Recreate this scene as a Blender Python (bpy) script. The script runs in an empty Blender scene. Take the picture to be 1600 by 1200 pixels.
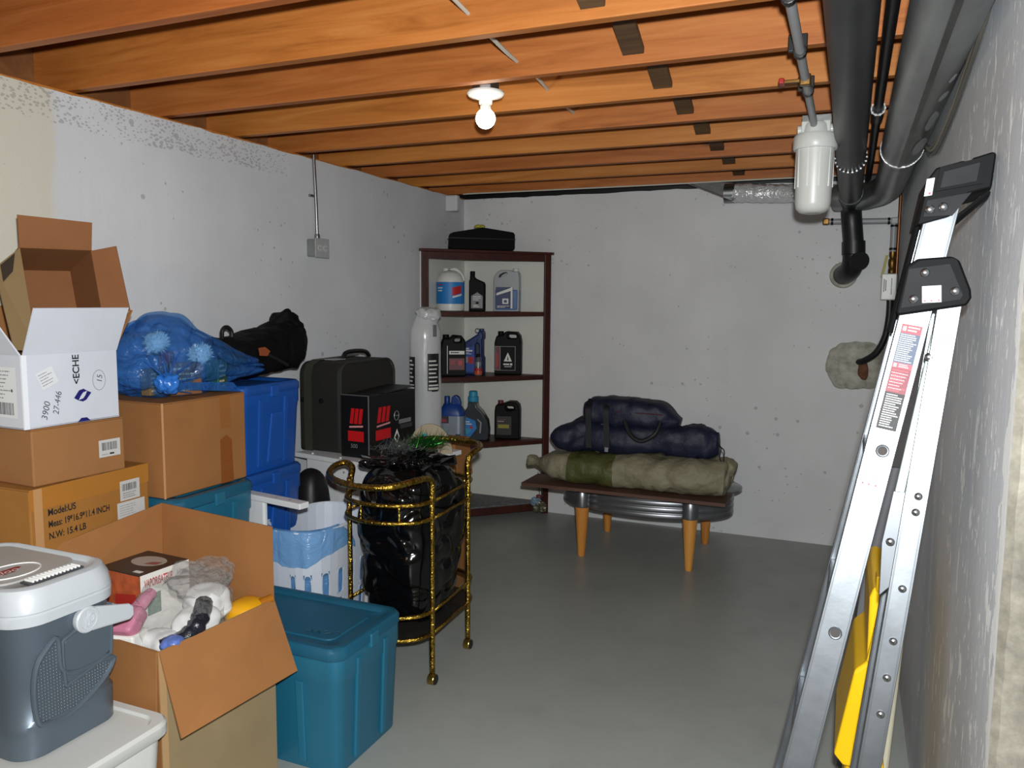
import bpy, bmesh, math, random
from mathutils import Vector, Matrix, noise
PI = math.pi
R = math.radians
SC = bpy.context.scene
C = SC.collection
random.seed(7)

# ---------------------------------------------------------------- camera, light, exposure
cam_d = bpy.data.cameras.new('camera')
cam_d.sensor_width = 36.0
cam_d.lens = 36.0 * 1237.6 / 1600.0
cam_d.clip_start = 0.02
cam = bpy.data.objects.new('camera', cam_d)
C.objects.link(cam)
yaw, pitch, roll = R(22.99), R(6.01), R(0.48)
fwd = Vector((-math.sin(yaw) * math.cos(pitch), math.cos(yaw) * math.cos(pitch), -math.sin(pitch)))
rgt = Vector((math.cos(yaw), math.sin(yaw), 0))
upv = rgt.cross(fwd)
r2 = rgt * math.cos(roll) + upv * math.sin(roll)
u2 = -rgt * math.sin(roll) + upv * math.cos(roll)
CAM = Vector((0, 0, 1.435))
cam.matrix_world = Matrix((( r2.x, u2.x, -fwd.x, CAM.x), (r2.y, u2.y, -fwd.y, CAM.y), (r2.z, u2.z, -fwd.z, CAM.z), (0, 0, 0, 1)))
SC.camera = cam

w = bpy.data.worlds.new('world')
SC.world = w
w.use_nodes = True
w.node_tree.nodes['Background'].inputs[0].default_value = (0.05, 0.05, 0.05, 1)
w.node_tree.nodes['Background'].inputs[1].default_value = 0.3

# the photographer's pop-up flash, a few centimetres above the lens
fl = bpy.data.lights.new('camera_flash', 'SPOT')
fl.energy = 265
fl.spot_size = R(120)
fl.spot_blend = 0.75
fl.shadow_soft_size = 0.022
fl.color = (0.95, 0.985, 1.0)
flo = bpy.data.objects.new('camera_flash', fl)
flo.matrix_world = cam.matrix_world.copy()
flo.location = CAM + u2 * 0.10 + r2 * 0.025
C.objects.link(flo)
# unseen lamps added behind the photographer for warm ambient light
for k, (x, y) in enumerate(((-1.2, -0.75), (0.9, -1.2))):
    bl = bpy.data.lights.new('rear_ambient', 'POINT')
    bl.energy = 13
    bl.shadow_soft_size = 0.05
    bl.color = (1.0, 0.87, 0.68)
    blo = bpy.data.objects.new('rear_ambient', bl)
    blo.location = (x, y, 1.98)
    C.objects.link(blo)

SC.view_settings.view_transform = 'Standard'
SC.view_settings.look = 'None'
SC.view_settings.exposure = 0.2
SC.view_settings.gamma = 1.0
SC.view_settings.use_curve_mapping = False

# ---------------------------------------------------------------- materials
def lin(v):
    v /= 255.0
    return v / 12.92 if v <= 0.04045 else ((v + 0.055) / 1.055) ** 2.4
def rgb(h):
    h = h.lstrip('#')
    return tuple(lin(int(h[i:i + 2], 16)) for i in (0, 2, 4)) + (1.0,)
MATS = {}
def nd(nt, t, **kw):
    n = nt.nodes.new(t)
    for k, v in kw.items():
        setattr(n, k, v)
    return n
def mixc(nt, fac, a, b, blend='MIX'):
    m = nd(nt, 'ShaderNodeMix', data_type='RGBA', blend_type=blend)
    for s, v in ((0, fac), (6, a), (7, b)):
        if hasattr(v, 'links'):
            nt.links.new(v, m.inputs[s])
        else:
            m.inputs[s].default_value = v
    return m.outputs[2]
def math_(nt, op, a, b=None, clamp=False):
    m = nd(nt, 'ShaderNodeMath', operation=op, use_clamp=clamp)
    for i, v in enumerate((a, b)):
        if v is None:
            continue
        if hasattr(v, 'links'):
            nt.links.new(v, m.inputs[i])
        else:
            m.inputs[i].default_value = v
    return m.outputs[0]
def ramp(nt, fac, stops):
    r = nd(nt, 'ShaderNodeValToRGB')
    e = r.color_ramp.elements
    while len(e) < len(stops):
        e.new(0.5)
    for i, (p, c) in enumerate(stops):
        e[i].position = p
        e[i].color = c if len(c) == 4 else (*c, 1)
    nt.links.new(fac, r.inputs[0])
    return r.outputs[0]
def noise_(nt, vec, scale, detail=4, rough=0.55, dist=0.0):
    n = nd(nt, 'ShaderNodeTexNoise')
    n.inputs['Scale'].default_value = scale
    n.inputs['Detail'].default_value = detail
    n.inputs['Roughness'].default_value = rough
    n.inputs['Distortion'].default_value = dist
    if vec is not None:
        nt.links.new(vec, n.inputs['Vector'])
    return n.outputs[0]
def mapping(nt, vec, scale=(1, 1, 1), rot=(0, 0, 0)):
    m = nd(nt, 'ShaderNodeMapping')
    m.inputs['Scale'].default_value = scale
    m.inputs['Rotation'].default_value = rot
    nt.links.new(vec, m.inputs[0])
    return m.outputs[0]
def coords(nt, kind='Object'):
    return nd(nt, 'ShaderNodeTexCoord').outputs[kind]
def bump_(nt, h, strength, dist=0.01):
    b = nd(nt, 'ShaderNodeBump')
    b.inputs['Strength'].default_value = strength
    b.inputs['Distance'].default_value = dist
    nt.links.new(h, b.inputs['Height'])
    return b.outputs[0]
def new_mat(name):
    m = bpy.data.materials.new(name)
    m.use_nodes = True
    nt = m.node_tree
    return m, nt, nt.nodes['Principled BSDF']
def mat(name, col, rough=0.5, metal=0.0, var=0.0, vscale=8.0, bump=0.0, bscale=60.0, spec=0.5, emit=0.0, alpha=1.0, trans=0.0, coat=0.0, stretch=(1, 1, 1), bdist=0.004):
    """plain procedural material: colour with soft variation, optional relief"""
    if name in MATS:
        return MATS[name]
    m, nt, p = new_mat(name)
    c = rgb(col) if isinstance(col, str) else col
    p.inputs['Roughness'].default_value = rough
    p.inputs['Metallic'].default_value = metal
    p.inputs['Specular IOR Level'].default_value = spec
    if coat:
        p.inputs['Coat Weight'].default_value = coat
        p.inputs['Coat Roughness'].default_value = 0.15
    v = None
    if var or bump:
        v = mapping(nt, coords(nt), stretch)
    if var:
        n = noise_(nt, v, vscale)
        lo = tuple(x * (1 - var) for x in c[:3]) + (1,)
        hi = tuple(min(1, x * (1 + var * 0.6)) for x in c[:3]) + (1,)
        nt.links.new(ramp(nt, n, ((0.3, lo), (0.7, hi))), p.inputs['Base Color'])
    else:
        p.inputs['Base Color'].default_value = c
    if bump:
        nt.links.new(bump_(nt, noise_(nt, v, bscale, 3), bump, bdist), p.inputs['Normal'])
    if emit:
        p.inputs['Emission Color'].default_value = c
        p.inputs['Emission Strength'].default_value = emit
    if trans:
        p.inputs['Transmission Weight'].default_value = trans
        p.inputs['IOR'].default_value = 1.3
    p.inputs['Alpha'].default_value = alpha
    MATS[name] = m
    return m

# ---------------------------------------------------------------- geometry
def V(*a):
    return Vector(a)
def box(bm, x0, y0, z0, x1, y1, z1):
    v = [bm.verts.new((x, y, z)) for z in (z0, z1) for y in (y0, y1) for x in (x0, x1)]
    for f in ((0, 2, 3, 1), (4, 5, 7, 6), (0, 1, 5, 4), (2, 6, 7, 3), (0, 4, 6, 2), (1, 3, 7, 5)):
        bm.faces.new([v[i] for i in f])
    return v
def loft(bm, rings, cap0=True, cap1=True, closed=True):
    vr = [[bm.verts.new(p) for p in r] for r in rings]
    n = len(vr[0])
    for a, b in zip(vr, vr[1:]):
        for i in range(n if closed else n - 1):
            j = (i + 1) % n
            try:
                bm.faces.new((a[i], a[j], b[j], b[i]))
            except ValueError:
                pass
    if closed and cap0:
        bm.faces.new(list(reversed(vr[0])))
    if closed and cap1:
        bm.faces.new(vr[-1])
    return vr
def rrect(hw, hd, r, z, n=4, cx=0, cy=0):
    r = min(r, hw * 0.999, hd * 0.999)
    out = []
    for qx, qy, a0 in ((1, 1, 0), (-1, 1, 90), (-1, -1, 180), (1, -1, 270)):
        for i in range(n + 1):
            a = R(a0 + 90 * i / n)
            out.append(V(cx + qx * (hw - r) + r * math.cos(a), cy + qy * (hd - r) + r * math.sin(a), z))
    return out
def circ(r, z, n=24, cx=0, cy=0, ry=None):
    ry = r if ry is None else ry
    return [V(cx + r * math.cos(2 * PI * i / n), cy + ry * math.sin(2 * PI * i / n), z) for i in range(n)]
def lathe(bm, prof, n=24, cx=0, cy=0, cap0=True, cap1=True):
    return loft(bm, [circ(max(r, 1e-4), z, n, cx, cy) for r, z in prof], cap0, cap1)
def tube(bm, pts, r, n=8, closed=False, rf=None):
    pts = [Vector(p) for p in pts]
    m = len(pts)
    rings = []
    prev = None
    for i, p in enumerate(pts):
        a = pts[(i - 1) % m] if (closed or i > 0) else p
        b = pts[(i + 1) % m] if (closed or i < m - 1) else p
        t = (b - a).normalized()
        if prev is None:
            s = t.cross(V(0, 0, 1))
            if s.length < 1e-3:
                s = t.cross(V(1, 0, 0))
            s.normalize()
        else:
            s = (prev - t * prev.dot(t)).normalized()
        prev = s
        q = t.cross(s)
        rr = rf(i / max(1, m - 1)) * r if rf else r
        rings.append([p + (s * math.cos(2 * PI * k / n) + q * math.sin(2 * PI * k / n)) * rr for k in range(n)])
    if closed:
        rings.append(rings[0])
        vr = [[bm.verts.new(c) for c in rg] for rg in rings[:-1]]
        for i in range(m):
            a, b = vr[i], vr[(i + 1) % m]
            for k in range(n):
                bm.faces.new((a[k], a[(k + 1) % n], b[(k + 1) % n], b[k]))
    else:
        loft(bm, rings)
def smooth_path(pts, k=6, closed=False):
    """Catmull-Rom through the points"""
    P = [Vector(p) for p in pts]
    n = len(P)
    out = []
    for i in range(n if closed else n - 1):
        p0 = P[(i - 1) % n] if (closed or i > 0) else P[i]
        p1, p2 = P[i], P[(i + 1) % n]
        p3 = P[(i + 2) % n] if (closed or i + 2 < n) else p2
        for j in range(k):
            t = j / k
            out.append(0.5 * ((2 * p1) + (p2 - p0) * t + (2 * p0 - 5 * p1 + 4 * p2 - p3) * t * t + (-p0 + 3 * p1 - 3 * p2 + p3) * t ** 3))
    if not closed:
        out.append(P[-1])
    return out
def slab(bm, quad, t):
    """flat polygon given by its corners, thickened by t along its normal (both ways half)"""
    q = [Vector(p) for p in quad]
    nrm = (q[1] - q[0]).cross(q[-1] - q[0]).normalized() * (t / 2)
    a = [bm.verts.new(p - nrm) for p in q]
    b = [bm.verts.new(p + nrm) for p in q]
    bm.faces.new(list(reversed(a)))
    bm.faces.new(b)
    for i in range(len(q)):
        j = (i + 1) % len(q)
        bm.faces.new((a[i], a[j], b[j], b[i]))
def plate(bm, outline, holes, t, o=(0, 0, 0), u=(1, 0, 0), v=(0, 0, 1)):
    """extruded 2-D outline with holes; the outline lies in u, v, thickness t along u x v, centred"""
    o, u, v = Vector(o), Vector(u), Vector(v)
    nrm = u.cross(v).normalized() * (t / 2)
    loops = [outline] + list(holes)
    sides = []
    for s in (-1, 1):
        es = []
        lv = []
        for lp in loops:
            vs = [bm.verts.new(o + u * a + v * b + nrm * s) for a, b in lp]
            lv.append(vs)
            for i in range(len(vs)):
                es.append(bm.edges.new((vs[i], vs[(i + 1) % len(vs)])))
        bmesh.ops.triangle_fill(bm, use_beauty=True, use_dissolve=False, edges=es)
        sides.append(lv)
    for la, lb in zip(*sides):
        for i in range(len(la)):
            j = (i + 1) % len(la)
            bm.faces.new((la[i], la[j], lb[j], lb[i]))
    bmesh.ops.recalc_face_normals(bm, faces=bm.faces)
def blob(bm, c, r, amp=0.0, freq=6.0, seed=0.0, p=2.4, sub=4, zmin=None, ridge=0.0, sfun=None):
    """rounded lump: superellipsoid with noise folds; flat underside at zmin"""
    g = bmesh.ops.create_icosphere(bm, subdivisions=sub, radius=1.0)
    c = Vector(c)
    sd = V(seed * 3.1, seed * 1.7, seed)
    for vv in g['verts']:
        d = vv.co.normalized()
        s = (abs(d.x) ** p + abs(d.y) ** p + abs(d.z) ** p) ** (-1.0 / p)
        q = V(d.x * s * r[0], d.y * s * r[1], d.z * s * r[2])
        n = noise.noise(q * freq + sd)
        n2 = noise.noise(q * freq * 2.3 + sd * 2)
        k = 1 + amp * n + amp * 0.5 * n2
        if ridge:
            k -= ridge * (1 - abs(noise.noise(q * freq * 1.6 + sd * 3))) ** 6
        q = q * k
        if sfun:
            q = sfun(q)
        q = q + c
        if zmin is not None and q.z < zmin:
            q.z = zmin
        vv.co = q
def obj(name, bm, m, parent=None, smooth=False, bevel=0.0, solid=0.0, sub=0, seg=2, angle=35, label=None):
    me = bpy.data.meshes.new(name)
    bmesh.ops.recalc_face_normals(bm, faces=bm.faces)
    bm.to_mesh(me)
    bm.free()
    for mm in (m if isinstance(m, (list, tuple)) else [m]):
        me.materials.append(mm)
    o = bpy.data.objects.new(name, me)
    C.objects.link(o)
    if parent:
        o.parent = parent
    if solid:
        s = o.modifiers.new('thickness', 'SOLIDIFY')
        s.thickness = solid
        s.offset = 0
    if bevel:
        b = o.modifiers.new('edge', 'BEVEL')
        b.width = bevel
        b.segments = seg
        b.limit_method = 'ANGLE'
        b.angle_limit = R(angle)
    if sub:
        s = o.modifiers.new('sub', 'SUBSURF')
        s.levels = s.render_levels = sub
    if smooth:
        for f in me.polygons:
            f.use_smooth = True
        if smooth != 'all':
            try:
                me.set_sharp_from_angle(angle=R(40))
            except Exception:
                pass
    if label:
        o['label'] = label
    return o
def B():
    return bmesh.new()
def tag(o, label, cat, group=None):
    o['label'] = label
    o['category'] = cat
    if group:
        o['group'] = group
    return o
def thing(name, label, cat, loc=(0, 0, 0), rotz=0.0, group=None):
    o = bpy.data.objects.new(name, None)
    o.empty_display_size = 0.05
    C.objects.link(o)
    o.location = loc
    o.rotation_euler = (0, 0, rotz)
    return tag(o, label, cat, group)
def struct(name, bm, m, parent=None, **kw):
    o = obj(name, bm, m, parent, **kw)
    if not parent:
        o['kind'] = 'structure'
    return o
def boxpart(name, ext, m, parent, bevel=0.0, **kw):
    bm = B()
    box(bm, *ext)
    return obj(name, bm, m, parent, bevel=bevel, **kw)
def decal(name, parent, o, u, v, rects, lift=0.0004, label=None):
    """flat print or sticker: rectangles or polygons (in u, v) lying on a surface; each carries its material"""
    o, u, v = Vector(o), Vector(u).normalized(), Vector(v).normalized()
    n = u.cross(v)
    bm = B()
    ms = []
    for k, rc in enumerate(rects):
        if isinstance(rc[0], (list, tuple)):
            pts, m = rc[0], rc[1]
            lay = rc[2] if len(rc) > 2 else k
        else:
            a, b, c, d, m = rc[:5]
            pts = ((a, b), (c, b), (c, d), (a, d))
            lay = rc[5] if len(rc) > 5 else (0 if k == 0 else 1)
        if m not in ms:
            ms.append(m)
        f = bm.faces.new([bm.verts.new(o + u * p[0] + v * p[1] + n * (lift * (1 + lay * 0.5))) for p in pts])
        f.material_index = ms.index(m)
    me = bpy.data.meshes.new(name)
    bm.to_mesh(me)
    bm.free()
    for m in ms:
        me.materials.append(m)
    ob = bpy.data.objects.new(name, me)
    C.objects.link(ob)
    ob.parent = parent
    if label:
        ob['label'] = label
    return ob
def lettering(parent, body, o, u, v, size, m, lift=0.0012, align='LEFT', stretch=1.0, name='lettering', bold=0.0, shear=0.0):
    cu = bpy.data.curves.new('t', 'FONT')
    cu.body = body
    cu.size = size
    cu.align_x = align
    cu.offset = bold
    cu.shear = shear
    to = bpy.data.objects.new('t', cu)
    C.objects.link(to)
    dg = bpy.context.evaluated_depsgraph_get()
    me = bpy.data.meshes.new_from_object(to.evaluated_get(dg))
    bpy.data.objects.remove(to)
    bpy.data.curves.remove(cu)
    me.name = name
    o, u, v = Vector(o), Vector(u).normalized(), Vector(v).normalized()
    n = u.cross(v)
    for vv in me.vertices:
        vv.co = o + u * (vv.co.x * stretch) + v * vv.co.y + n * lift
    me.materials.clear()
    me.materials.append(m)
    ob = bpy.data.objects.new(name, me)
    C.objects.link(ob)
    ob.parent = parent
    return ob
def barcode(u0, v0, u1, v1, m, seed=1, n=16, lay=1):
    rnd = random.Random(seed)
    out = []
    x = u0
    while x < u1:
        wd = (u1 - u0) / n * rnd.choice((0.25, 0.45, 0.7))
        out.append((x, v0, min(x + wd, u1), v1, m, lay))
        x += wd + (u1 - u0) / n * rnd.choice((0.3, 0.45, 0.6))
    return out
def lines(u0, v0, u1, v1, n, m, seed=1, lay=1, fill=0.5):
    """rows of tiny print, each row broken into words"""
    rnd = random.Random(seed)
    out = []
    h = (v1 - v0) / n
    for k in range(n):
        y = v0 + h * k
        x = u0
        end = u0 + (u1 - u0) * rnd.uniform(0.6, 1.0)
        while x < end:
            ww = (u1 - u0) * rnd.uniform(0.05, 0.2)
            out.append((x, y + h * 0.25, min(x + ww, end), y + h * (0.25 + fill), m, lay))
            x += ww + (u1 - u0) * 0.025
    return out
def dup(root, loc, rotz, label=None):
    r = root.copy()
    C.objects.link(r)
    r.location = loc
    r.rotation_euler = (0, 0, rotz)
    if label:
        r['label'] = label
    for ch in list(root.children):
        c = ch.copy()
        C.objects.link(c)
        c.parent = r
        for g in list(ch.children):
            d = g.copy()
            C.objects.link(d)
            d.parent = c
    return r
# ---------------------------------------------------------------- room
XL, YB, XR, YE = -2.477, 4.971, 0.237, 1.385
HW, HJ, HS = 2.121, 2.141, 2.376
def concrete_paint(name, base, cream=None, pits=True, top_pits=False, peel=False):
    m, nt, p = new_mat(name)
    pos = nd(nt, 'ShaderNodeNewGeometry').outputs['Position']
    sep = nd(nt, 'ShaderNodeSeparateXYZ')
    nt.links.new(pos, sep.inputs[0])
    x, y, z = sep.outputs
    b = rgb(base)
    big = noise_(nt, pos, 1.6, 5, 0.6)
    col = ramp(nt, big, ((0.3, tuple(c * 0.9 for c in b[:3]) + (1,)), (0.7, tuple(min(1, c * 1.06) for c in b[:3]) + (1,))))
    # vertical roller and drip marks
    drip = noise_(nt, mapping(nt, pos, (22, 22, 1.1)), 1.0, 4, 0.6)
    col = mixc(nt, math_(nt, 'MULTIPLY', drip, 0.16), col, (b[0] * 0.72, b[1] * 0.72, b[2] * 0.71, 1))
    h = math_(nt, 'MULTIPLY', drip, 0.5)
    if cream:
        edge = math_(nt, 'ADD', y, math_(nt, 'MULTIPLY', noise_(nt, pos, 2.2, 2), 0.14))
        f = math_(nt, 'MULTIPLY', math_(nt, 'SUBTRACT', 1.985, edge), 30.0, True)
        f = math_(nt, 'MINIMUM', math_(nt, 'MAXIMUM', f, 0.0), 1.0)
        col = mixc(nt, f, col, rgb(cream))
    if pits:
        vo = nd(nt, 'ShaderNodeTexVoronoi')
        vo.inputs['Scale'].default_value = 9.0
        nt.links.new(pos, vo.inputs['Vector'])
        dens = noise_(nt, pos, 1.3, 2)
        rad = math_(nt, 'MULTIPLY', math_(nt, 'SUBTRACT', dens, 0.30), 0.30)
        pit = math_(nt, 'LESS_THAN', vo.outputs['Distance'], rad)
        vo2 = nd(nt, 'ShaderNodeTexVoronoi')
        vo2.inputs['Scale'].default_value = 23.0
        nt.links.new(pos, vo2.inputs['Vector'])
        pit2 = math_(nt, 'LESS_THAN', vo2.outputs['Distance'], math_(nt, 'MULTIPLY', math_(nt, 'SUBTRACT', noise_(nt, pos, 3.1, 1), 0.44), 0.62))
        pit = math_(nt, 'MAXIMUM', pit, pit2)
        if top_pits:
            vo3 = nd(nt, 'ShaderNodeTexVoronoi')
            vo3.inputs['Scale'].default_value = 85.0
            nt.links.new(mapping(nt, pos, (1, 0.7, 1.1)), vo3.inputs['Vector'])
            band = math_(nt, 'GREATER_THAN', z, math_(nt, 'ADD', 1.985, math_(nt, 'MULTIPLY', noise_(nt, pos, 5), 0.05)))
            bandy = math_(nt, 'LESS_THAN', y, math_(nt, 'ADD', 2.95, math_(nt, 'MULTIPLY', noise_(nt, pos, 3), 0.4)))
            p3 = math_(nt, 'LESS_THAN', vo3.outputs['Distance'], math_(nt, 'MULTIPLY', math_(nt, 'SUBTRACT', noise_(nt, pos, 7), 0.05), 0.75))
            p3 = math_(nt, 'MULTIPLY', math_(nt, 'MULTIPLY', p3, band), bandy)
            pit = math_(nt, 'MAXIMUM', pit, p3)
        col = mixc(nt, math_(nt, 'MULTIPLY', pit, 0.45), col, (b[0] * 0.3, b[1] * 0.3, b[2] * 0.3, 1))
        h = math_(nt, 'SUBTRACT', h, math_(nt, 'MULTIPLY', pit, 1.2))
    # board-form seams, very faint
    for zz in (0.92, 1.53):
        ln = math_(nt, 'LESS_THAN', math_(nt, 'ABSOLUTE', math_(nt, 'SUBTRACT', z, zz)), 0.0025)
        h = math_(nt, 'ADD', h, math_(nt, 'MULTIPLY', ln, 0.5))
    if peel:
        st = noise_(nt, mapping(nt, pos, (1, 9, 3.2)), 2.4, 4, 0.6, 0.5)
        near = math_(nt, 'MULTIPLY', math_(nt, 'SUBTRACT', 2.9, y), 0.055)
        thr = math_(nt, 'SUBTRACT', 0.674, math_(nt, 'MAXIMUM', near, 0.0))
        fl_ = math_(nt, 'GREATER_THAN', st, thr)
        sp = noise_(nt, mapping(nt, pos, (1, 9, 3.4)), 6.0, 3, 0.5)
        fl2 = math_(nt, 'GREATER_THAN', sp, math_(nt, 'ADD', thr, 0.035))
        fl_ = math_(nt, 'MAXIMUM', fl_, fl2)
        eg = math_(nt, 'LESS_THAN', y, math_(nt, 'ADD', 1.35, math_(nt, 'MULTIPLY', noise_(nt, mapping(nt, pos, (1, 1, 0.5)), 15, 5), 0.17)))
        fl_ = math_(nt, 'MAXIMUM', fl_, eg)
        col = mixc(nt, fl_, col, rgb('#F2F3F1'))
        h = math_(nt, 'ADD', h, math_(nt, 'MULTIPLY', fl_, 1.6))
        # raw end of the pour, never painted
        nrm = nd(nt, 'ShaderNodeSeparateXYZ')
        nt.links.new(nd(nt, 'ShaderNodeNewGeometry').outputs['Normal'], nrm.inputs[0])
        raw = math_(nt, 'LESS_THAN', nrm.outputs[1], -0.35)
        rc = ramp(nt, noise_(nt, pos, 14, 8, 0.7), ((0.3, rgb('#56534A')), (0.52, rgb('#757166')), (0.72, rgb('#8E8A7E'))))
        col = mixc(nt, raw, col, rc)
    fine = noise_(nt, pos, 90, 3)
    h = math_(nt, 'ADD', h, math_(nt, 'MULTIPLY', fine, 0.35))
    nt.links.new(col, p.inputs['Base Color'])
    p.inputs['Roughness'].default_value = 0.62
    p.inputs['Specular IOR Level'].default_value = 0.3
    nt.links.new(bump_(nt, h, 0.35, 0.004), p.inputs['Normal'])
    return m
M_wl = concrete_paint('paint_left', '#D3D5D8', cream='#CDCABB', top_pits=True)
M_wb = concrete_paint('paint_back', '#D9D9D9')
M_wr = concrete_paint('paint_right', '#CDD0D4', pits=False, peel=True)
M_wx = mat('paint_rear', '#BFB9AB', 0.7, var=0.1, vscale=2)

def floor_mat():
    m, nt, p = new_mat('floor_paint')
    pos = nd(nt, 'ShaderNodeNewGeometry').outputs['Position']
    n1 = noise_(nt, pos, 1.1, 5, 0.6)
    n2 = noise_(nt, pos, 7.0, 6, 0.65)
    col = ramp(nt, n1, ((0.3, rgb('#91948F')), (0.7, rgb('#A0A39D'))))
    col = mixc(nt, math_(nt, 'MULTIPLY', ramp(nt, n2, ((0.55, (0, 0, 0)), (0.75, (1, 1, 1)))), 0.25), col, rgb('#7A7E7C'))
    nt.links.new(col, p.inputs['Base Color'])
    nt.links.new(ramp(nt, n2, ((0.2, (0.3, 0.3, 0.3)), (0.8, (0.46, 0.46, 0.46)))), p.inputs['Roughness'])
    nt.links.new(bump_(nt, noise_(nt, pos, 30, 4), 0.08, 0.004), p.inputs['Normal'])
    return m
M_floor = floor_mat()

def wood_mat(name, a, b, c, scale=1.0, rough=0.6, axis=(1, 14, 14), knots=True):
    m, nt, p = new_mat(name)
    oc = coords(nt)
    info = nd(nt, 'ShaderNodeObjectInfo').outputs['Random']
    off = nd(nt, 'ShaderNodeVectorMath', operation='ADD')
    nt.links.new(oc, off.inputs[0])
    cb = nd(nt, 'ShaderNodeCombineXYZ')
    for i, k in enumerate((31.0, 17.0, 9.0)):
        nt.links.new(math_(nt, 'MULTIPLY', info, k), cb.inputs[i])
    nt.links.new(cb.outputs[0], off.inputs[1])
    v = off.outputs[0]
    g = noise_(nt, mapping(nt, v, tuple(s * scale for s in axis)), 1.2, 8, 0.65, 1.2)
    g2 = noise_(nt, mapping(nt, v, tuple(s * 3 * scale for s in axis)), 2.4, 4, 0.6, 0.4)
    col = ramp(nt, g, ((0.28, rgb(a)), (0.5, rgb(b)), (0.72, rgb(c))))
    col = mixc(nt, math_(nt, 'MULTIPLY', g2, 0.35), col, rgb(a))
    big = noise_(nt, mapping(nt, v, (0.6, 1.5, 1.5)), 1.5, 2)
    col = mixc(nt, math_(nt, 'MULTIPLY', ramp(nt, big, ((0.4, (0, 0, 0)), (0.7, (1, 1, 1)))), 0.35), col, rgb(a))
    if knots:
        vo = nd(nt, 'ShaderNodeTexVoronoi')
        vo.inputs['Scale'].default_value = 1.7
        nt.links.new(mapping(nt, v, (1.0, 2.0, 2.0)), vo.inputs['Vector'])
        k = ramp(nt, vo.outputs['Distance'], ((0.025, (1, 1, 1)), (0.075, (0, 0, 0))))
        col = mixc(nt, math_(nt, 'MULTIPLY', k, 0.8), col, rgb('#4A2410'))
    hue = nd(nt, 'ShaderNodeHueSaturation')
    nt.links.new(col, hue.inputs['Color'])
    nt.links.new(math_(nt, 'ADD', 0.86, math_(nt, 'MULTIPLY', info, 0.28)), hue.inputs['Value'])
    nt.links.new(math_(nt, 'ADD', 0.49, math_(nt, 'MULTIPLY', info, 0.012)), hue.inputs['Hue'])
    nt.links.new(hue.outputs[0], p.inputs['Base Color'])
    p.inputs['Roughness'].default_value = rough
    nt.links.new(bump_(nt, g2, 0.15, 0.003), p.inputs['Normal'])
    return m
M_joist = wood_mat('joist_wood', '#965619', '#BC7430', '#CD8A45')
M_ply = wood_mat('plywood', '#6B4522', '#8A5B2E', '#9A6A38', 0.5, knots=False)
M_bridge = wood_mat('bridging_wood', '#3E3123', '#5A4429', '#6C5230', 2.0, knots=False)
M_gapshade = mat('gap_shade', '#0B0B0C', 0.5, bump=0.4, bscale=12)  # plain black that paints in the dark of the wall-top gaps

bm = B(); box(bm, -2.75, -2.6, -0.12, 1.95, 5.2, 0.0)
struct('floor', bm, M_floor)
def wall_top_noise(t, s):
    return 0.006 * noise.noise(V(t * 5, s, 0)) + 0.004 * noise.noise(V(t * 17, s, 2))
# left and back wall: slightly uneven top edges
bm = B()
rings = []
for i in range(120):
    y = -2.6 + (5.17 + 2.6) * i / 119
    zt = HW + wall_top_noise(y, 1.0)
    rings.append([V(XL - 0.2, y, 0), V(XL, y, 0), V(XL, y, zt), V(XL - 0.2, y, zt)])
loft(bm, rings)
struct('wall_left', bm, M_wl)
bm = B()
rings = []
for i in range(80):
    x = XL + (1.95 - XL) * i / 79
    zt = HW + wall_top_noise(x, 7.0) + (0.012 * math.exp(-((x + 0.5) / 0.5) ** 2))
    rings.append([V(x, YB + 0.2, 0), V(x, YB, 0), V(x, YB, zt), V(x, YB + 0.2, zt)])
loft(bm, rings)
struct('wall_back', bm, M_wb)
# right wall with its broken, unpainted end
bm = B()
rings = []
for i in range(150):
    z = HW * i / 149
    j = 0.006 * noise.noise(V(z * 9, 3, 1)) + 0.004 * noise.noise(V(z * 31, 5, 1))
    k = 0.006 * noise.noise(V(z * 13, 8, 4))
    rings.append([V(XR, YB, z), V(XR, YE + 0.012 + j, z), V(XR + 0.011 + k, YE + 0.001, z), V(0.437, YE, z), V(0.437, YB, z)])
loft(bm, rings)
struct('wall_right', bm, M_wr)
bm = B(); box(bm, 0.437, YE, 0, 1.95, YE + 0.2, HW)
struct('wall_return', bm, M_wr)
bm = B(); box(bm, 1.8, -2.6, 0, 1.95, YE, HW)
struct('wall_side', bm, M_wx)
bm = B(); box(bm, -2.477, -2.6, 0, 1.8, -2.45, HW)
struct('wall_front', bm, M_wx)

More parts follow.
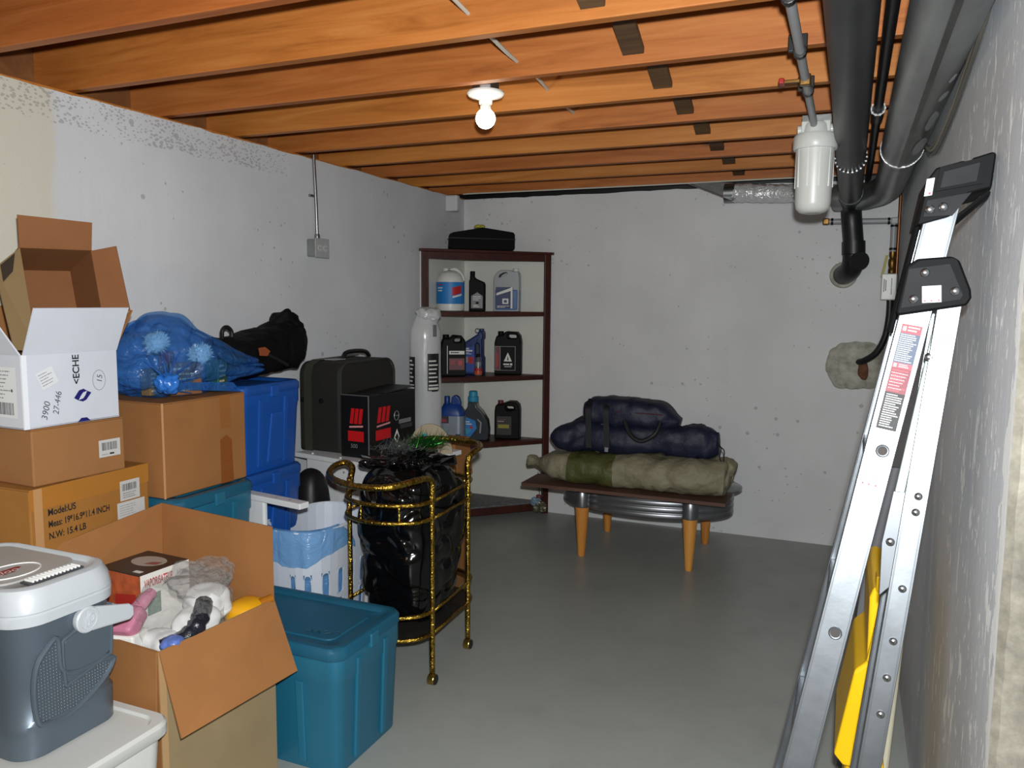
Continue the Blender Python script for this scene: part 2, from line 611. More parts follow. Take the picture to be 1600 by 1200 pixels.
# ceiling: subfloor, joists, bridging
bm = B(); box(bm, -2.75, -2.6, HS, 1.95, 5.2, HS + 0.02)
ceil = struct('ceiling', bm, M_ply)
J0 = 2.436
jm = None
for i in range(-12, 7):
    y = J0 + 0.4064 * i
    if jm is None:
        bm = B(); box(bm, -2.3, -0.038, -0.1175, 2.3, 0, 0.1175)
        o = obj('joist', bm, M_joist, ceil, bevel=0.003)
        jm = o.data
    else:
        o = bpy.data.objects.new('joist', jm)
        C.objects.link(o)
        o.parent = ceil
        b = o.modifiers.new('edge', 'BEVEL'); b.width = 0.003; b.segments = 2
    o.location = (-0.42, y, HJ + 0.1175)
for i in range(-2, 6):
    y0 = J0 + 0.4064 * i
    y1 = J0 + 0.4064 * (i + 1) - 0.038
    bm = B()
    t, hw_ = 0.019, 0.032
    a, b_ = V(0, y0, HJ + 0.20), V(0, y1, HJ + 0.035)
    d = (b_ - a).normalized(); n = V(1, 0, 0).cross(d) * (t / 2)
    loft(bm, [[q + V(sx * hw_, 0, 0) + n * sn for sx, sn in ((-1, -1), (1, -1), (1, 1), (-1, 1))] for q in (a, b_)])
    o = obj('bridging', bm, M_bridge, ceil)
    o.location.x = -0.632
    bm = B()
    a, b_ = V(0, y0, HJ + 0.035), V(0, y1, HJ + 0.20)
    d = (b_ - a).normalized(); n = V(1, 0, 0).cross(d) * (t / 2)
    loft(bm, [[q + V(sx * hw_, 0, 0) + n * sn for sx, sn in ((-1, -1), (1, -1), (1, 1), (-1, 1))] for q in (a, b_)])
    o = obj('bridging', bm, M_bridge, ceil)
    o.location.x = -0.632 + 0.07
# sill plate and black sheets standing in for the shade over the concrete
bm = B(); box(bm, XL - 0.2, -2.6, HW + 0.008, XL - 0.05, 5.17, HJ)
struct('trim_1', bm, M_joist)
bm = B(); box(bm, XL - 0.22, -2.6, HJ, XL - 0.2, 5.2, HS)
struct('trim_2', bm, M_ply)
bm = B(); box(bm, XL - 0.2, YB + 0.12, HW - 0.02, 1.9, YB + 0.15, HS)
struct('trim_3', bm, M_gapshade)
bm = B(); box(bm, 0.30, YE, HW - 0.02, 0.32, YB + 0.1, HS)
struct('trim_4', bm, M_gapshade)
# patched hole in the back wall
m, nt, p = new_mat('mortar_patch')
pos = nd(nt, 'ShaderNodeNewGeometry').outputs['Position']
nt.links.new(ramp(nt, noise_(nt, pos, 16, 8, 0.7), ((0.3, rgb('#7E7B6C')), (0.5, rgb('#A9A799')), (0.7, rgb('#C1BFB4')))), p.inputs['Base Color'])
p.inputs['Roughness'].default_value = 0.9
nt.links.new(bump_(nt, noise_(nt, pos, 40, 6), 0.7, 0.01), p.inputs['Normal'])
M_patch = m
bm = B()
blob(bm, (0, 0, 0), (0.175, 0.035, 0.142), 0.10, 9, 3, p=2.3, sub=5, ridge=0.05)
pt = obj('mortar_patch', bm, M_patch, smooth='all')
pt.location = (0.055, YB + 0.004, 1.078)
tag(pt, 'rough oval patch of grey mortar on the back wall where black hose enters', 'mortar patch')
bm = B()
blob(bm, (0, 0, 0), (0.03, 0.02, 0.05), 0.25, 25, 5, sub=3)
o = obj('rust_lump', bm, mat('rust', '#6E4630', 0.9, var=0.4, vscale=40, bump=0.6), pt, smooth='all')
o.location = (0.03, -0.03, -0.02)
# little white block in the top of the back corner
bm = B(); box(bm, -0.05, -0.05, 0.02, 0.04, 0.0, 0.125)
o = obj('corner_block', bm, mat('white_lump', '#C9CBCB', 0.7, bump=0.5, bscale=25), bevel=0.012)
o.location = (XL + 0.052, YB - 0.24, 1.992)
tag(o, 'small white painted block stuck in the top of the wall corner under the joists', 'block')
# ---------------------------------------------------------------- pipes, lamp, wiring
M_galv = mat('galvanised', '#8D908F', 0.38, 1.0, var=0.22, vscale=5, bump=0.12, bscale=18)
M_galv_d = mat('galvanised_dull', '#8F9291', 0.34, 0.6, var=0.4, vscale=9, bump=0.3, bscale=9, stretch=(1, 0.25, 1))
M_foil = mat('foil_tape', '#DEDFDF', 0.25, 0.35, bump=1.0, bscale=45, bdist=0.01)
M_abs = mat('black_abs', '#17181A', 0.42, var=0.2, vscale=10)
M_grey_abs = mat('charcoal_abs', '#2F3032', 0.42, var=0.25, vscale=7)
M_pex = mat('grey_pex', '#9C9EA0', 0.4)
M_white_pl = mat('white_plastic', '#D3D4CF', 0.35)
M_porc = mat('porcelain', '#EAEAE8', 0.2, coat=0.4)
M_brass = mat('raw_brass', '#7E5E30', 0.4, 0.9, var=0.2, vscale=30)
M_red = mat('red_handle', '#A11A18', 0.4)
M_yel = mat('yellow_handle', '#A89A2A', 0.5)
M_blk = mat('black_plastic', '#111214', 0.4)
M_cable = mat('white_cable', '#C8C4B6', 0.5)
M_steel = mat('zinc_steel', '#9A9C9E', 0.32, 1.0, var=0.12, vscale=20)

# ceiling lamp
L = thing('ceiling_lamp', 'bare glowing globe bulb in a white porcelain lampholder under the joists', 'lamp', (-1.18, 2.53, 2.135))
bm = B(); lathe(bm, [(0.049, 0.006), (0.05, 0.05)], 8); obj('junction_box', bm, M_galv, L, bevel=0.003)
bm = B(); lathe(bm, [(0.062, 0.006), (0.064, 0.0), (0.058, -0.008), (0.035, -0.014), (0.024, -0.02), (0.023, -0.03), (0.021, -0.034)], 32)
obj('lampholder', bm, M_porc, L, smooth=True)
for s in (-1, 1):
    bm = B(); lathe(bm, [(0.004, -0.002), (0.004, -0.012), (0.001, -0.013)], 10, s * 0.032, -0.03 * 0); obj('screw', bm, M_steel, L, smooth=True)
bm = B(); lathe(bm, [(0.0185, -0.03), (0.0185, -0.048), (0.021, -0.057)], 24); obj('bulb_neck', bm, M_white_pl, L, smooth=True)
mb, nt, p = new_mat('bulb_glow')
p.inputs['Base Color'].default_value = (1, 0.96, 0.88, 1)
p.inputs['Emission Color'].default_value = (1, 0.9, 0.72, 1)
p.inputs['Emission Strength'].default_value = 26
bm = B()
pr = []
for i in range(17):
    a = PI * (0.19 + 0.81 * i / 16)
    pr.append((0.0335 * math.sin(a), -0.082 + 0.0335 * math.cos(a)))
lathe(bm, pr, 32)
obj('bulb', bm, mb, L, smooth='all')

# conduit and outlet box on the left wall
O = thing('wall_outlet', 'grey metal outlet box with conduit running up the left wall', 'outlet', (XL, 3.285, 1.685))
bm = B(); box(bm, 0, -0.05, -0.043, 0.055, 0.05, 0.043); obj('box', bm, M_galv_d, O, bevel=0.006)
bm = B(); box(bm, 0.055, -0.056, -0.047, 0.059, 0.056, 0.047); obj('cover_plate', bm, mat('cover_grey', '#A9ABAC', 0.45, 0.1), O, bevel=0.003)
for s in (-1, 1):
    bm = B(); lathe(bm, [(0.017, 0), (0.017, 0.003)], 20)
    o = obj('receptacle', bm, mat('receptacle_grey', '#B9BBBA', 0.4), O)
    o.rotation_euler = (0, R(90), 0); o.location = (0.059, s * 0.022, 0)
    for q in (-1, 1):
        bm = B(); box(bm, -0.004, q * 0.006 - 0.001, 0.003, 0.004, q * 0.006 + 0.001, 0.0036); obj('slot', bm, M_blk, o)
bm = B(); tube(bm, [(0.028, 0.0, 0.043), (0.028, -0.004, 0.2), (0.02, -0.008, 0.452)], 0.0085, 12); obj('conduit', bm, M_steel, O, smooth=True)
bm = B(); lathe(bm, [(0.014, 0.043), (0.014, 0.058), (0.012, 0.07)], 12, 0.028, 0); obj('connector', bm, M_steel, O, smooth=True)
bm = B(); box(bm, 0, -0.03, 0.25, 0.012, 0.022, 0.262); obj('strap', bm, M_steel, O, bevel=0.002)

# supply pipe to the water filter, clips, red valve
S = thing('supply_pipe', 'thin grey water pipe clipped under the joists leading to the filter housing', 'pipe', (-0.155, 1.0, 2.09))
bm = B(); tube(bm, [(0, -3.4, 0.01), (0, 1.0, 0.008), (0, 2.12, 0), (0.0, 2.17, -0.01), (0.0, 2.19, -0.04)], 0.0125, 12); obj('pipe_run', bm, M_pex, S, smooth=True)
for yy in (0.88, 1.29, 1.71):
    bm = B(); tube(bm, [(0.0, yy - 0.011, 0.003), (0.0, yy + 0.011, 0.003)], 0.018, 12)
    box(bm, -0.03, yy - 0.008, 0.005, 0.018, yy + 0.008, 0.048)
    obj('clip', bm, M_blk, S, bevel=0.002)
va = boxpart('valve_body', (-0.016, 1.55, -0.016, 0.016, 1.58, 0.016), M_brass, S, bevel=0.004)
bm = B(); box(bm, -0.062, 1.556, -0.005, -0.014, 1.572, 0.004); obj('stem', bm, M_brass, va, bevel=0.002)
bm = B(); box(bm, -0.074, 1.545, -0.008, -0.058, 1.583, 0.008); obj('valve_handle', bm, M_red, va, bevel=0.003)

# water filter
F = thing('water_filter', 'white cylindrical water filter housing hanging below the joists', 'water filter', (-0.148, 3.2, 1.765))
F.scale = (0.93, 0.93, 0.95)
bm = B(); lathe(bm, [(0.02, 0.003), (0.03, 0.0), (0.05, 0.006), (0.064, 0.02), (0.068, 0.04), (0.072, 0.24), (0.073, 0.26)], 40)
for k in range(10):
    a = 2 * PI * k / 10
    box(bm, 0.069 * math.cos(a) - 0.003, 0.069 * math.sin(a) - 0.003, 0.1, 0.069 * math.cos(a) + 0.003, 0.069 * math.sin(a) + 0.003, 0.255)
obj('bowl', bm, M_white_pl, F, smooth=True)
bm = B(); lathe(bm, [(0.081, 0.245), (0.084, 0.25), (0.084, 0.292), (0.076, 0.304), (0.05, 0.308)], 40); obj('collar', bm, M_white_pl, F, smooth=True)
bm = B(); lathe(bm, [(0.055, 0.3), (0.05, 0.335), (0.045, 0.345)], 24); obj('head', bm, M_white_pl, F, smooth=True)
for s in (-1, 1):
    bm = B(); tube(bm, [(s * 0.02, 0, 0.322), (s * 0.068, 0, 0.322)], 0.02, 14); obj('port', bm, M_white_pl, F, smooth=True)
    bm = B(); box(bm, s * 0.04 - 0.014, -0.03, 0.305, s * 0.04 + 0.014, 0.03, 0.352); obj('bracket_lug', bm, M_white_pl, F, bevel=0.004)
bm = B(); lathe(bm, [(0.015, 0.34), (0.015, 0.352), (0.011, 0.356)], 16, -0.01, -0.01); obj('inlet', bm, M_brass, F, smooth=True)
bm = B(); box(bm, -0.055, 0.03, 0.3, 0.055, 0.034, 0.385); obj('mounting_bracket', bm, M_galv_d, F)

# big drain pipe under the joists, turning down into the back wall
D = thing('drain_pipe', 'thick charcoal drain pipe running under the joists and elbowing into the back wall', 'pipe', (-0.028, 1.0, 2.066))
bm = B(); tube(bm, [(0, -3.4, 0.02), (0, 1.5, 0.0), (0, 3.62, -0.062)], 0.057, 28); obj('pipe_run', bm, M_grey_abs, D, smooth=True)
bm = B(); tube(bm, [(0, 3.55, -0.06), (0, 3.64, -0.063)], 0.061, 28); obj('hub', bm, M_grey_abs, D, smooth=True)
pth = smooth_path([(0, 3.62, -0.063), (0, 3.72, -0.07), (0.005, 3.79, -0.105), (0.012, 3.815, -0.18), (0.026, 3.815, -0.3), (0.03, 3.815, -0.36)], 6)
bm = B(); tube(bm, pth, 0.054, 24); obj('drop', bm, M_abs, D, smooth=True)
bm = B(); tube(bm, [(0.0265, 3.815, -0.29), (0.03, 3.815, -0.36)], 0.061, 24); obj('hub', bm, M_abs, D, smooth=True)
pth = smooth_path([(0.03, 3.815, -0.36), (0.03, 3.82, -0.40), (0.02, 3.85, -0.44), (0.0, 3.90, -0.46), (-0.02, 3.97, -0.47)], 6)
bm = B(); tube(bm, pth, 0.057, 24); obj('elbow', bm, M_abs, D, smooth=True)
bm = B(); tube(bm, [(0.055, 3.79, -0.395), (0.065, 3.765, -0.40)], 0.05, 24); obj('cleanout_cap', bm, M_abs, D, smooth=True)
bm = B(); lathe(bm, [(0.075, 0), (0.07, 0.02), (0.06, 0.024)], 24)
o = obj('mortar_ring', bm, M_patch, D, smooth=True); o.rotation_euler = (R(90), 0, 0); o.location = (-0.018, 3.972, -0.47)
def strap_ring(parent, c, r, m, n=44, rr=0.003):
    pts = []
    for k in range(n):
        a = 2 * PI * k / n
        pts.append(V(c[0] + r * math.cos(a), c[1], c[2] + r * math.sin(a)))
    bm = B(); tube(bm, pts, rr, 6, closed=True)
    for k in range(n):
        if k % 2 == 0:
            box(bm, pts[k].x - 0.003, c[1] - 0.005, pts[k].z - 0.003, pts[k].x + 0.003, c[1] + 0.005, pts[k].z + 0.003)
    return bm
obj('hanger_strap', strap_ring(D, (0, 2.63, -0.033), 0.06, M_steel), M_steel, D)

# thin dark vent pipe
T = thing('vent_pipe', 'slim black vent pipe under the joists between drain pipe and round duct', 'pipe', (0.055, 1.0, 2.105))
bm = B(); tube(bm, [(0, -3.4, 0.005), (0, 3.96, 0)], 0.0155, 14); obj('pipe_run', bm, M_abs, T, smooth=True)
bm = B(); tube(bm, [(0, 2.10, 0.0), (0, 2.24, 0)], 0.021, 16); obj('coupling', bm, M_grey_abs, T, smooth=True)
obj('hanger_ring', strap_ring(T, (0, 2.09, 0), 0.022, M_steel, 20, 0.0022), M_white_pl, T)

# round galvanised duct with foil-taped joint and an elbow at its end
G = thing('round_duct', 'dull galvanised round duct hung along the right wall with a foil-taped joint', 'duct', (0.155, 1.0, 2.04))
bm = B()
pr = []
for i in range(60):
    y = -3.4 + (2.52 + 3.4) * i / 59
    pr.append(V(0, y, 0))
tube(bm, pr, 0.075, 36); obj('duct_run', bm, M_galv_d, G, smooth=True)
bm = B(); box(bm, -0.012, -3.4, -0.0768, 0.002, 2.52, -0.0735); obj('seam', bm, M_galv, G)
bm = B(); tube(bm, [(0, 2.5, 0), (0, 2.535, 0)], 0.0785, 36, rf=lambda t: 1.0 if t < 0.5 else 0.985)
for v_ in bm.verts:
    v_.co += v_.normal * 0
    v_.co.y += 0.012 * noise.noise(v_.co * 40)
obj('foil_band', bm, M_foil, G, smooth=True)
pth = smooth_path([(0, 2.53, 0), (0, 2.9, 0), (0.0, 3.2, -0.005), (-0.015, 3.5, -0.02), (-0.10, 3.72, -0.03), (-0.26, 3.80, -0.03)], 8)
bm = B(); tube(bm, pth, 0.07, 32, rf=lambda t: 1.0 + 0.02 * (int(t * 14) % 2)); obj('elbow', bm, M_galv_d, G, smooth=True)
for k, (yy, zz, ln, wd) in enumerate(((1.25, 0.02, 0.07, 0.010), (1.42, 0.01, 0.09, 0.014), (1.72, 0.0, 0.28, 0.016), (2.12, -0.015, 0.30, 0.022))):
    a = R(-52 - k * 3)
    cx, cz = 0.0754 * math.cos(a), 0.0754 * math.sin(a)
    tv = V(-math.sin(a), 0, math.cos(a))
    nv = V(math.cos(a), 0, math.sin(a))
    pts = []
    for q in range(14):
        an = 2 * PI * q / 14
        rr = 1 + 0.35 * noise.noise(V(math.cos(an) * 2, math.sin(an) * 2, k * 5))
        pts.append((ln * 0.5 * rr * math.cos(an), wd * rr * math.sin(an)))
    decal('paint_smear', G, V(cx, yy, cz) + nv * 0.001, V(0, 1, 0), tv * -1, [(pts, mat('paint_smear', '#A7A9AA', 0.6))], lift=0.0006)
# foil-wrapped duct along the top of the back wall and a loose sheet-metal tab
K = thing('flexible_duct', 'crinkled silver foil duct lying along the top of the back wall', 'duct', (-0.55, 4.84, 2.05))
bm = B()
pth = [V(-0.14 + 0.60 * i / 60, 0.01 * math.sin(i), 0.02 - 0.03 * i / 60) for i in range(61)]
tube(bm, pth, 0.052, 20, rf=lambda t: 1 + 0.10 * noise.noise(V(t * 60, 1, 1)))
for v_ in bm.verts:
    v_.co += V(0, 0, 0.008 * noise.noise(v_.co * 35))
obj('foil_sleeve', bm, M_foil, K)
bm = B(); tube(bm, [(-0.16, 0, 0.02), (-0.1, 0, 0.02)], 0.056, 20); obj('collar', bm, M_galv, K, smooth=True)
M_sheet = mat('sheet_metal_pale', '#8F9192', 0.5, 0.25, var=0.2, vscale=30)
bm = B(); slab(bm, [(-0.22, 0.05, 0.045), (0.05, 0.05, 0.03), (0.13, 0.02, -0.055), (0.06, -0.01, -0.075)], 0.003); tb = obj('duct_boot', bm, M_sheet, K); tb.location = (-0.17, -0.04, 0.05)
bm = B(); slab(bm, [(-0.22, 0.05, 0.048), (0.06, -0.01, -0.072), (0.055, -0.022, -0.078), (-0.225, 0.035, 0.043)], 0.003); tb = obj('boot_edge', bm, mat('galv_bright', '#B9BABA', 0.4, 0.8), K); tb.location = (-0.17, -0.04, 0.05)
boxpart('ply_patch', (-0.5, 4.47, 2.126, -0.30, 4.62, 2.139), M_ply, None) if False else None

# white cable along the back
bm = B(); tube(bm, smooth_path([(-2.38, 4.76, 2.128), (-2.30, 4.80, 2.135), (-1.8, 4.80, 2.134), (-1.1, 4.80, 2.133), (-0.55, 4.80, 2.135), (0.0, 4.80, 2.133)], 8), 0.0045, 8)
tag(obj('electric_cable', bm, M_cable, smooth=True), 'thin white electric cable stapled along the last joist above the back wall', 'cable')
# cable through the joists beside the lamp
bm = B(); tube(bm, smooth_path([(-0.93, 1.2, 2.24), (-1.0, 2.25, 2.19), (-1.03, 2.62, 2.20), (-1.07, 2.9, 2.205), (-1.1, 3.3, 2.215), (-1.12, 3.8, 2.24)], 6), 0.006, 8)
tag(obj('electric_cable', bm, M_cable, smooth=True), 'thin pale electric cable threaded through the joists beside the bulb', 'cable')
# wires hanging behind the duct on the right wall
for k, (dx, col) in enumerate(((0.0, '#6D675A'), (0.012, '#8B8574'), (0.022, '#55524A'))):
    bm = B(); tube(bm, smooth_path([(0.215 - dx * 0.3, 3.35, 2.03 + 0.02 * k), (0.222, 3.0, 1.95 - 0.012 * k), (0.227, 2.6, 1.955 - 0.01 * k), (0.229, 2.25, 2.0 - 0.01 * k), (0.231, 1.95, 2.06 - 0.012 * k), (0.26, 1.75, 2.2)], 8), 0.006, 8)
    tag(obj('loose_wire', bm, mat('wire_%d' % k, col, 0.5), smooth=True), ('lowest', 'middle', 'topmost')[2 - k] + ' of three wires sagging along the right wall behind the round duct', 'wire', 'wires behind the duct')

# pressure line on the back wall: pipe, valve, regulator, black hose
W = thing('water_line', 'grey water line with brass valve and white regulator in the back corner', 'water line', (0, 4.88, 0))
bm = B(); tube(bm, [(-0.14, 0, 1.893), (0.195, 0, 1.888)], 0.016, 12); obj('horizontal_pipe', bm, M_pex, W, smooth=True)
bm = B(); tube(bm, [(0.198, 0, 1.875), (0.2, 0, 1.72)], 0.016, 12); obj('vertical_pipe', bm, M_pex, W, smooth=True)
for (x, z) in ((-0.15, 1.893), (0.2, 1.888)):
    bm = B(); box(bm, x - 0.018, -0.018, z - 0.018, x + 0.018, 0.018, z + 0.018); obj('fitting', bm, M_brass if x < 0 else M_pex, W, bevel=0.006)
for (x, z, ax) in ((-0.118, 1.893, 0), (0.172, 1.888, 0), (0.2, 1.86, 1), (0.2, 1.735, 1)):
    bm = B(); tube(bm, [(x - 0.006 * (ax == 0), 0, z - 0.006 * ax), (x + 0.006 * (ax == 0), 0, z + 0.006 * ax)], 0.019, 12); obj('crimp_ring', bm, mat('copper_ring', '#1E1C1B', 0.4, 0.6), W, smooth=True)
bm = B(); lathe(bm, [(0.014, 1.60), (0.019, 1.605), (0.019, 1.625), (0.015, 1.63), (0.02, 1.65), (0.02, 1.675), (0.014, 1.685), (0.018, 1.70), (0.018, 1.72)], 16, 0.2, 0); obj('brass_valve', bm, M_brass, W, smooth=True)
bm = B(); slab(bm, [(0.165, -0.02, 1.70), (0.178, -0.02, 1.70), (0.158, -0.022, 1.58), (0.145, -0.022, 1.58)], 0.006); obj('lever', bm, M_yel, W, bevel=0.002)
rg = boxpart('regulator', (0.15, -0.035, 1.455, 0.228, 0.03, 1.60), M_white_pl, W, bevel=0.006)
decal('print', rg, (0.15, -0.0352, 1.455), (1, 0, 0), (0, 0, 1), [(0.012, 0.045, 0.017, 0.115, M_blk), (0.021, 0.05, 0.026, 0.11, M_blk), (0.05, 0.03, 0.054, 0.12, M_blk)])
bm = B(); tube(bm, smooth_path([(0.2, 0, 1.47), (0.2, -0.005, 1.36), (0.185, -0.005, 1.25), (0.145, 0.01, 1.16), (0.085, 0.045, 1.11), (0.05, 0.085, 1.10)], 8), 0.0185, 12); obj('hose', bm, M_abs, W, smooth=True)
bm = B(); tube(bm, [(0.225, 0.03, 2.1), (0.225, 0.03, 1.3)], 0.009, 10); obj('copper_riser', bm, mat('copper', '#8A5A3A', 0.4, 0.9, var=0.2), W, smooth=True)
# ---------------------------------------------------------------- folded step ladder against the right wall
M_alu = mat('ladder_aluminium', '#8C9196', 0.4, 0.9, var=0.16, vscale=14, bump=0.05, bscale=40)
M_alu_in = mat('ladder_aluminium_inner', '#6E7276', 0.45, 0.8, var=0.08, vscale=14)
M_cap = mat('ladder_black', '#060607', 0.6, spec=0.1, var=0.15, vscale=20)
M_cap2 = mat('ladder_grey_panel', '#1E1F21', 0.7, spec=0.2, var=0.2, vscale=22)
M_paper = mat('sticker_paper', '#BEBDBA', 0.6)
M_ink = mat('ink_black', '#1C1C1E', 0.6)
M_inkg = mat('ink_grey', '#8A8B8C', 0.6)
M_inkr = mat('ink_red', '#C2182B', 0.5)
M_rivet = mat('rivet', '#B8BBBE', 0.25, 1.0)
LD = thing('step_ladder', 'folded aluminium step ladder with black top cap leaning on the right wall', 'ladder', (0.0, 1.6, 0.0))
def fr(z, far=0):        # centre of the front rail at height z (local)
    return V(-0.150 + 0.187 * z, (-0.105 + 0.140 * z) if not far else (0.245 - 0.02 * z + 0.06), z)
def rr_(z, far=0):
    return V(0.016 + 0.108 * z, (-0.09 + 0.125 * z) if not far else (0.09 + 0.09 * z), z)
def channel(parent, name, f, z0, z1, w, d, far, m):
    """C-shaped rail: web outward, flanges towards the other side"""
    s = -1 if far else 1
    a, b = f(z0, far), f(z1, far)
    t = (b - a).normalized()
    u = V(1, 0, 0); u = (u - t * u.dot(t)).normalized()
    n = V(0, s, 0); n = (n - t * n.dot(t)).normalized()
    th = 0.003
    lip = 0.010
    sec = [(-w / 2, 0), (w / 2, 0), (w / 2, d), (w / 2 - th, d), (w / 2 - th, th), (-w / 2 + th, th), (-w / 2 + th, d), (-w / 2, d)]
    bm = B()
    loft(bm, [[q + u * p[0] + n * p[1] for p in sec] for q in (a, b)])
    o = obj(name, bm, m, parent, bevel=0.0012, seg=1)
    return o, t, u, -n
for far in (0, 1):
    o, t, u, n = channel(LD, 'front_rail', fr, 0.0, 1.63, 0.054, 0.028, far, M_alu)
    if not far:
        frail, ft, fu, fn = o, t, u, n
    o, t, u, n = channel(LD, 'rear_rail', rr_, 0.0, 1.46, 0.040, 0.022, far, M_alu)
    if not far:
        rrail, rt, ru, rn = o, t, u, n
    for f, wd in ((fr, 0.04), (rr_, 0.032)):
        c = f(0.03, far)
        bm = B(); box(bm, c.x - wd, c.y - 0.012, 0, c.x + wd, c.y + 0.03, 0.07); obj('foot', bm, M_cap, LD, bevel=0.004)
for k in range(5):
    z = 0.28 + 0.29 * k
    a, b = fr(z, 0), fr(z, 1)
    bm = B(); box(bm, a.x - 0.026, a.y + 0.004, z - 0.022, a.x + 0.022, b.y - 0.004, z); obj('step', bm, M_alu_in, LD, bevel=0.002)
    if k < 4:
        a, b = rr_(z + 0.05, 0), rr_(z + 0.05, 1)
        bm = B(); box(bm, a.x - 0.008, a.y + 0.003, z + 0.04, a.x + 0.008, b.y - 0.003, z + 0.075); obj('rear_brace', bm, M_alu_in, LD, bevel=0.002)
def on_front(z, du=0.0, lift=0.0):
    p = fr(z, 0)
    return p + fu * du + fn * lift
def on_rear(z, du=0.0, lift=0.0):
    p = rr_(z, 0)
    return p + ru * du + rn * lift
# raised edge lines along the rails
for s in (-1, 1):
    for nm, f, uu, nn, z0, z1, w in (('rail_edge', fr, fu, fn, 0.0, 1.62, 0.023), ('rail_edge', rr_, ru, rn, 0.0, 1.42, 0.016)):
        bm = B()
        a, b = f(z0, 0) + uu * s * w, f(z1, 0) + uu * s * w
        loft(bm, [[q + uu * p[0] + nn * p[1] for p in ((-0.0014, -0.0004), (0.0014, -0.0004), (0.0014, 0.0014), (-0.0014, 0.0014))] for q in (a, b)])
        obj(nm, bm, M_alu_in, LD)
# rivets along the rear rail, eyelets in the front rail
def rivet(p, n, r=0.0075):
    bm = B(); lathe(bm, [(r, 0), (r * 0.95, r * 0.3), (r * 0.6, r * 0.6), (r * 0.05, r * 0.7)], 14)
    o = obj('rivet', bm, M_rivet, LD, smooth=True)
    o.location = p
    o.rotation_euler = n.to_track_quat('Z', 'Y').to_euler()
    return o
for z in (0.66, 0.73, 0.80, 0.90, 1.045, 1.075):
    rivet(on_rear(z, 0.003), rn)
for z in (0.80, 1.155):
    c = on_front(z, 0.004, 0.0006)
    bm = B()
    lathe(bm, [(0.0085, 0), (0.0085, 0.003), (0.0105, 0.0034), (0.0125, 0.0016), (0.0125, 0)], 24, cap0=False, cap1=False)
    o = obj('eyelet', bm, M_alu_in, LD, smooth=True); o.location = c; o.rotation_euler = fn.to_track_quat('Z', 'Y').to_euler()
    bm = B(); lathe(bm, [(0.0086, 0.0), (0.0086, 0.0004)], 24)
    o2 = obj('eyelet_hole', bm, mat('eyelet_dark', '#3E3A38', 0.8), LD); o2.location = c; o2.rotation_euler = o.rotation_euler
# spreader arm between the rails
bm = B(); slab(bm, [fr(1.38, 0) + V(0.036, 0.012, 0), fr(1.38, 0) + V(0.05, 0.012, 0), rr_(1.03, 0) + V(-0.022, 0.012, 0), rr_(1.03, 0) + V(-0.04, 0.012, 0)], 0.012)
obj('spreader', bm, mat('spreader_green_grey', '#9CA9A4', 0.4, 0.6), LD, bevel=0.002)
bm = B(); slab(bm, [rr_(1.08, 0) + V(-0.04, 0.004, 0), rr_(1.08, 0) + V(-0.018, 0.004, 0), rr_(0.9, 0) + V(-0.018, 0.004, 0), rr_(0.88, 0) + V(-0.034, 0.004, 0), rr_(0.98, 0) + V(-0.045, 0.004, 0)], 0.004)
obj('spreader_bracket', bm, M_alu_in, LD, bevel=0.001)
rivet(rr_(0.985, 0) + V(-0.031, -0.002, 0), V(0, -1, 0), 0.008)
rivet(fr(1.335, 0) + V(0.042, 0.0, 0), V(0, -1, 0), 0.009)
# gusset plate joining front and rear rail
YG = 0.08
pl = [(0.094, 1.507), (0.112, 1.519), (0.168, 1.523), (0.181, 1.515), (0.202, 1.462), (0.204, 1.447), (0.197, 1.433), (0.083, 1.413), (0.080, 1.42)]
GP = B(); plate(GP, pl, [], 0.016, (0, YG + 0.002, 0)); gp = obj('gusset_plate', GP, M_cap, LD, bevel=0.004)
inner = [(0.098, 1.500), (0.165, 1.509), (0.189, 1.452), (0.185, 1.444), (0.088, 1.427)]
GP = B(); plate(GP, inner, [], 0.004, (0, YG - 0.0068, 0)); obj('inset', GP, M_cap2, gp)
for x, z in ((0.125, 1.493), (0.176, 1.459), (0.108, 1.444)):
    rivet(V(x, YG - 0.009, z), V(0, -1, 0), 0.0085)
st = decal('safety_sticker', LD, (0.123, YG - 0.0092, 1.437), (1, 0, 0.06), (-0.06, 0, 1), [(0, 0, 0.032, 0.031, M_paper)] + lines(0.003, 0.008, 0.029, 0.029, 6, M_inkg, 3) + [(0.003, 0.002, 0.006, 0.005, M_inkr), (0.014, 0.002, 0.017, 0.005, M_inkr), (0.026, 0.002, 0.029, 0.005, M_inkr)])
# warning label on the front rail
def rail_decal(name, z0, z1, du0, du1, rects, f=fr, uu=None, nn=None, tt=None):
    uu, nn, tt = uu or fu, nn or fn, tt or ft
    o0 = f(z0, 0) + uu * du0
    return decal(name, LD, o0 + nn * 0.0008, uu, tt, rects)
hh = 0.205
rects = [(0, 0, 0.036, 0.072, M_ink), (0, 0.072, 0.036, 0.120, mat('label_dark_red', '#7A3A44', 0.6)), (0, 0.120, 0.036, 0.130, M_inkr, 0), (0, 0.130, 0.036, 0.188, mat('label_blue_grey', '#4A5568', 0.6), 0), (0, 0.188, 0.036, 0.205, M_inkr, 0)]
rects = [r if len(r) > 5 else r + (0,) for r in rects]
rects += lines(0.004, 0.004, 0.033, 0.070, 15, M_paper, 5) + lines(0.002, 0.132, 0.034, 0.187, 14, M_paper, 6, fill=0.45) + lines(0.003, 0.074, 0.033, 0.118, 9, M_inkr, 8) + lines(0.003, 0.078, 0.033, 0.114, 6, M_paper, 9, lay=2, fill=0.2) + lines(0.012, 0.191, 0.034, 0.203, 2, M_paper, 4) + lines(0.012, 0.1215, 0.034, 0.1290, 2, M_paper, 11) + [(0.003, 0.192, 0.009, 0.201, M_paper), (0.003, 0.1215, 0.008, 0.1285, M_paper)]
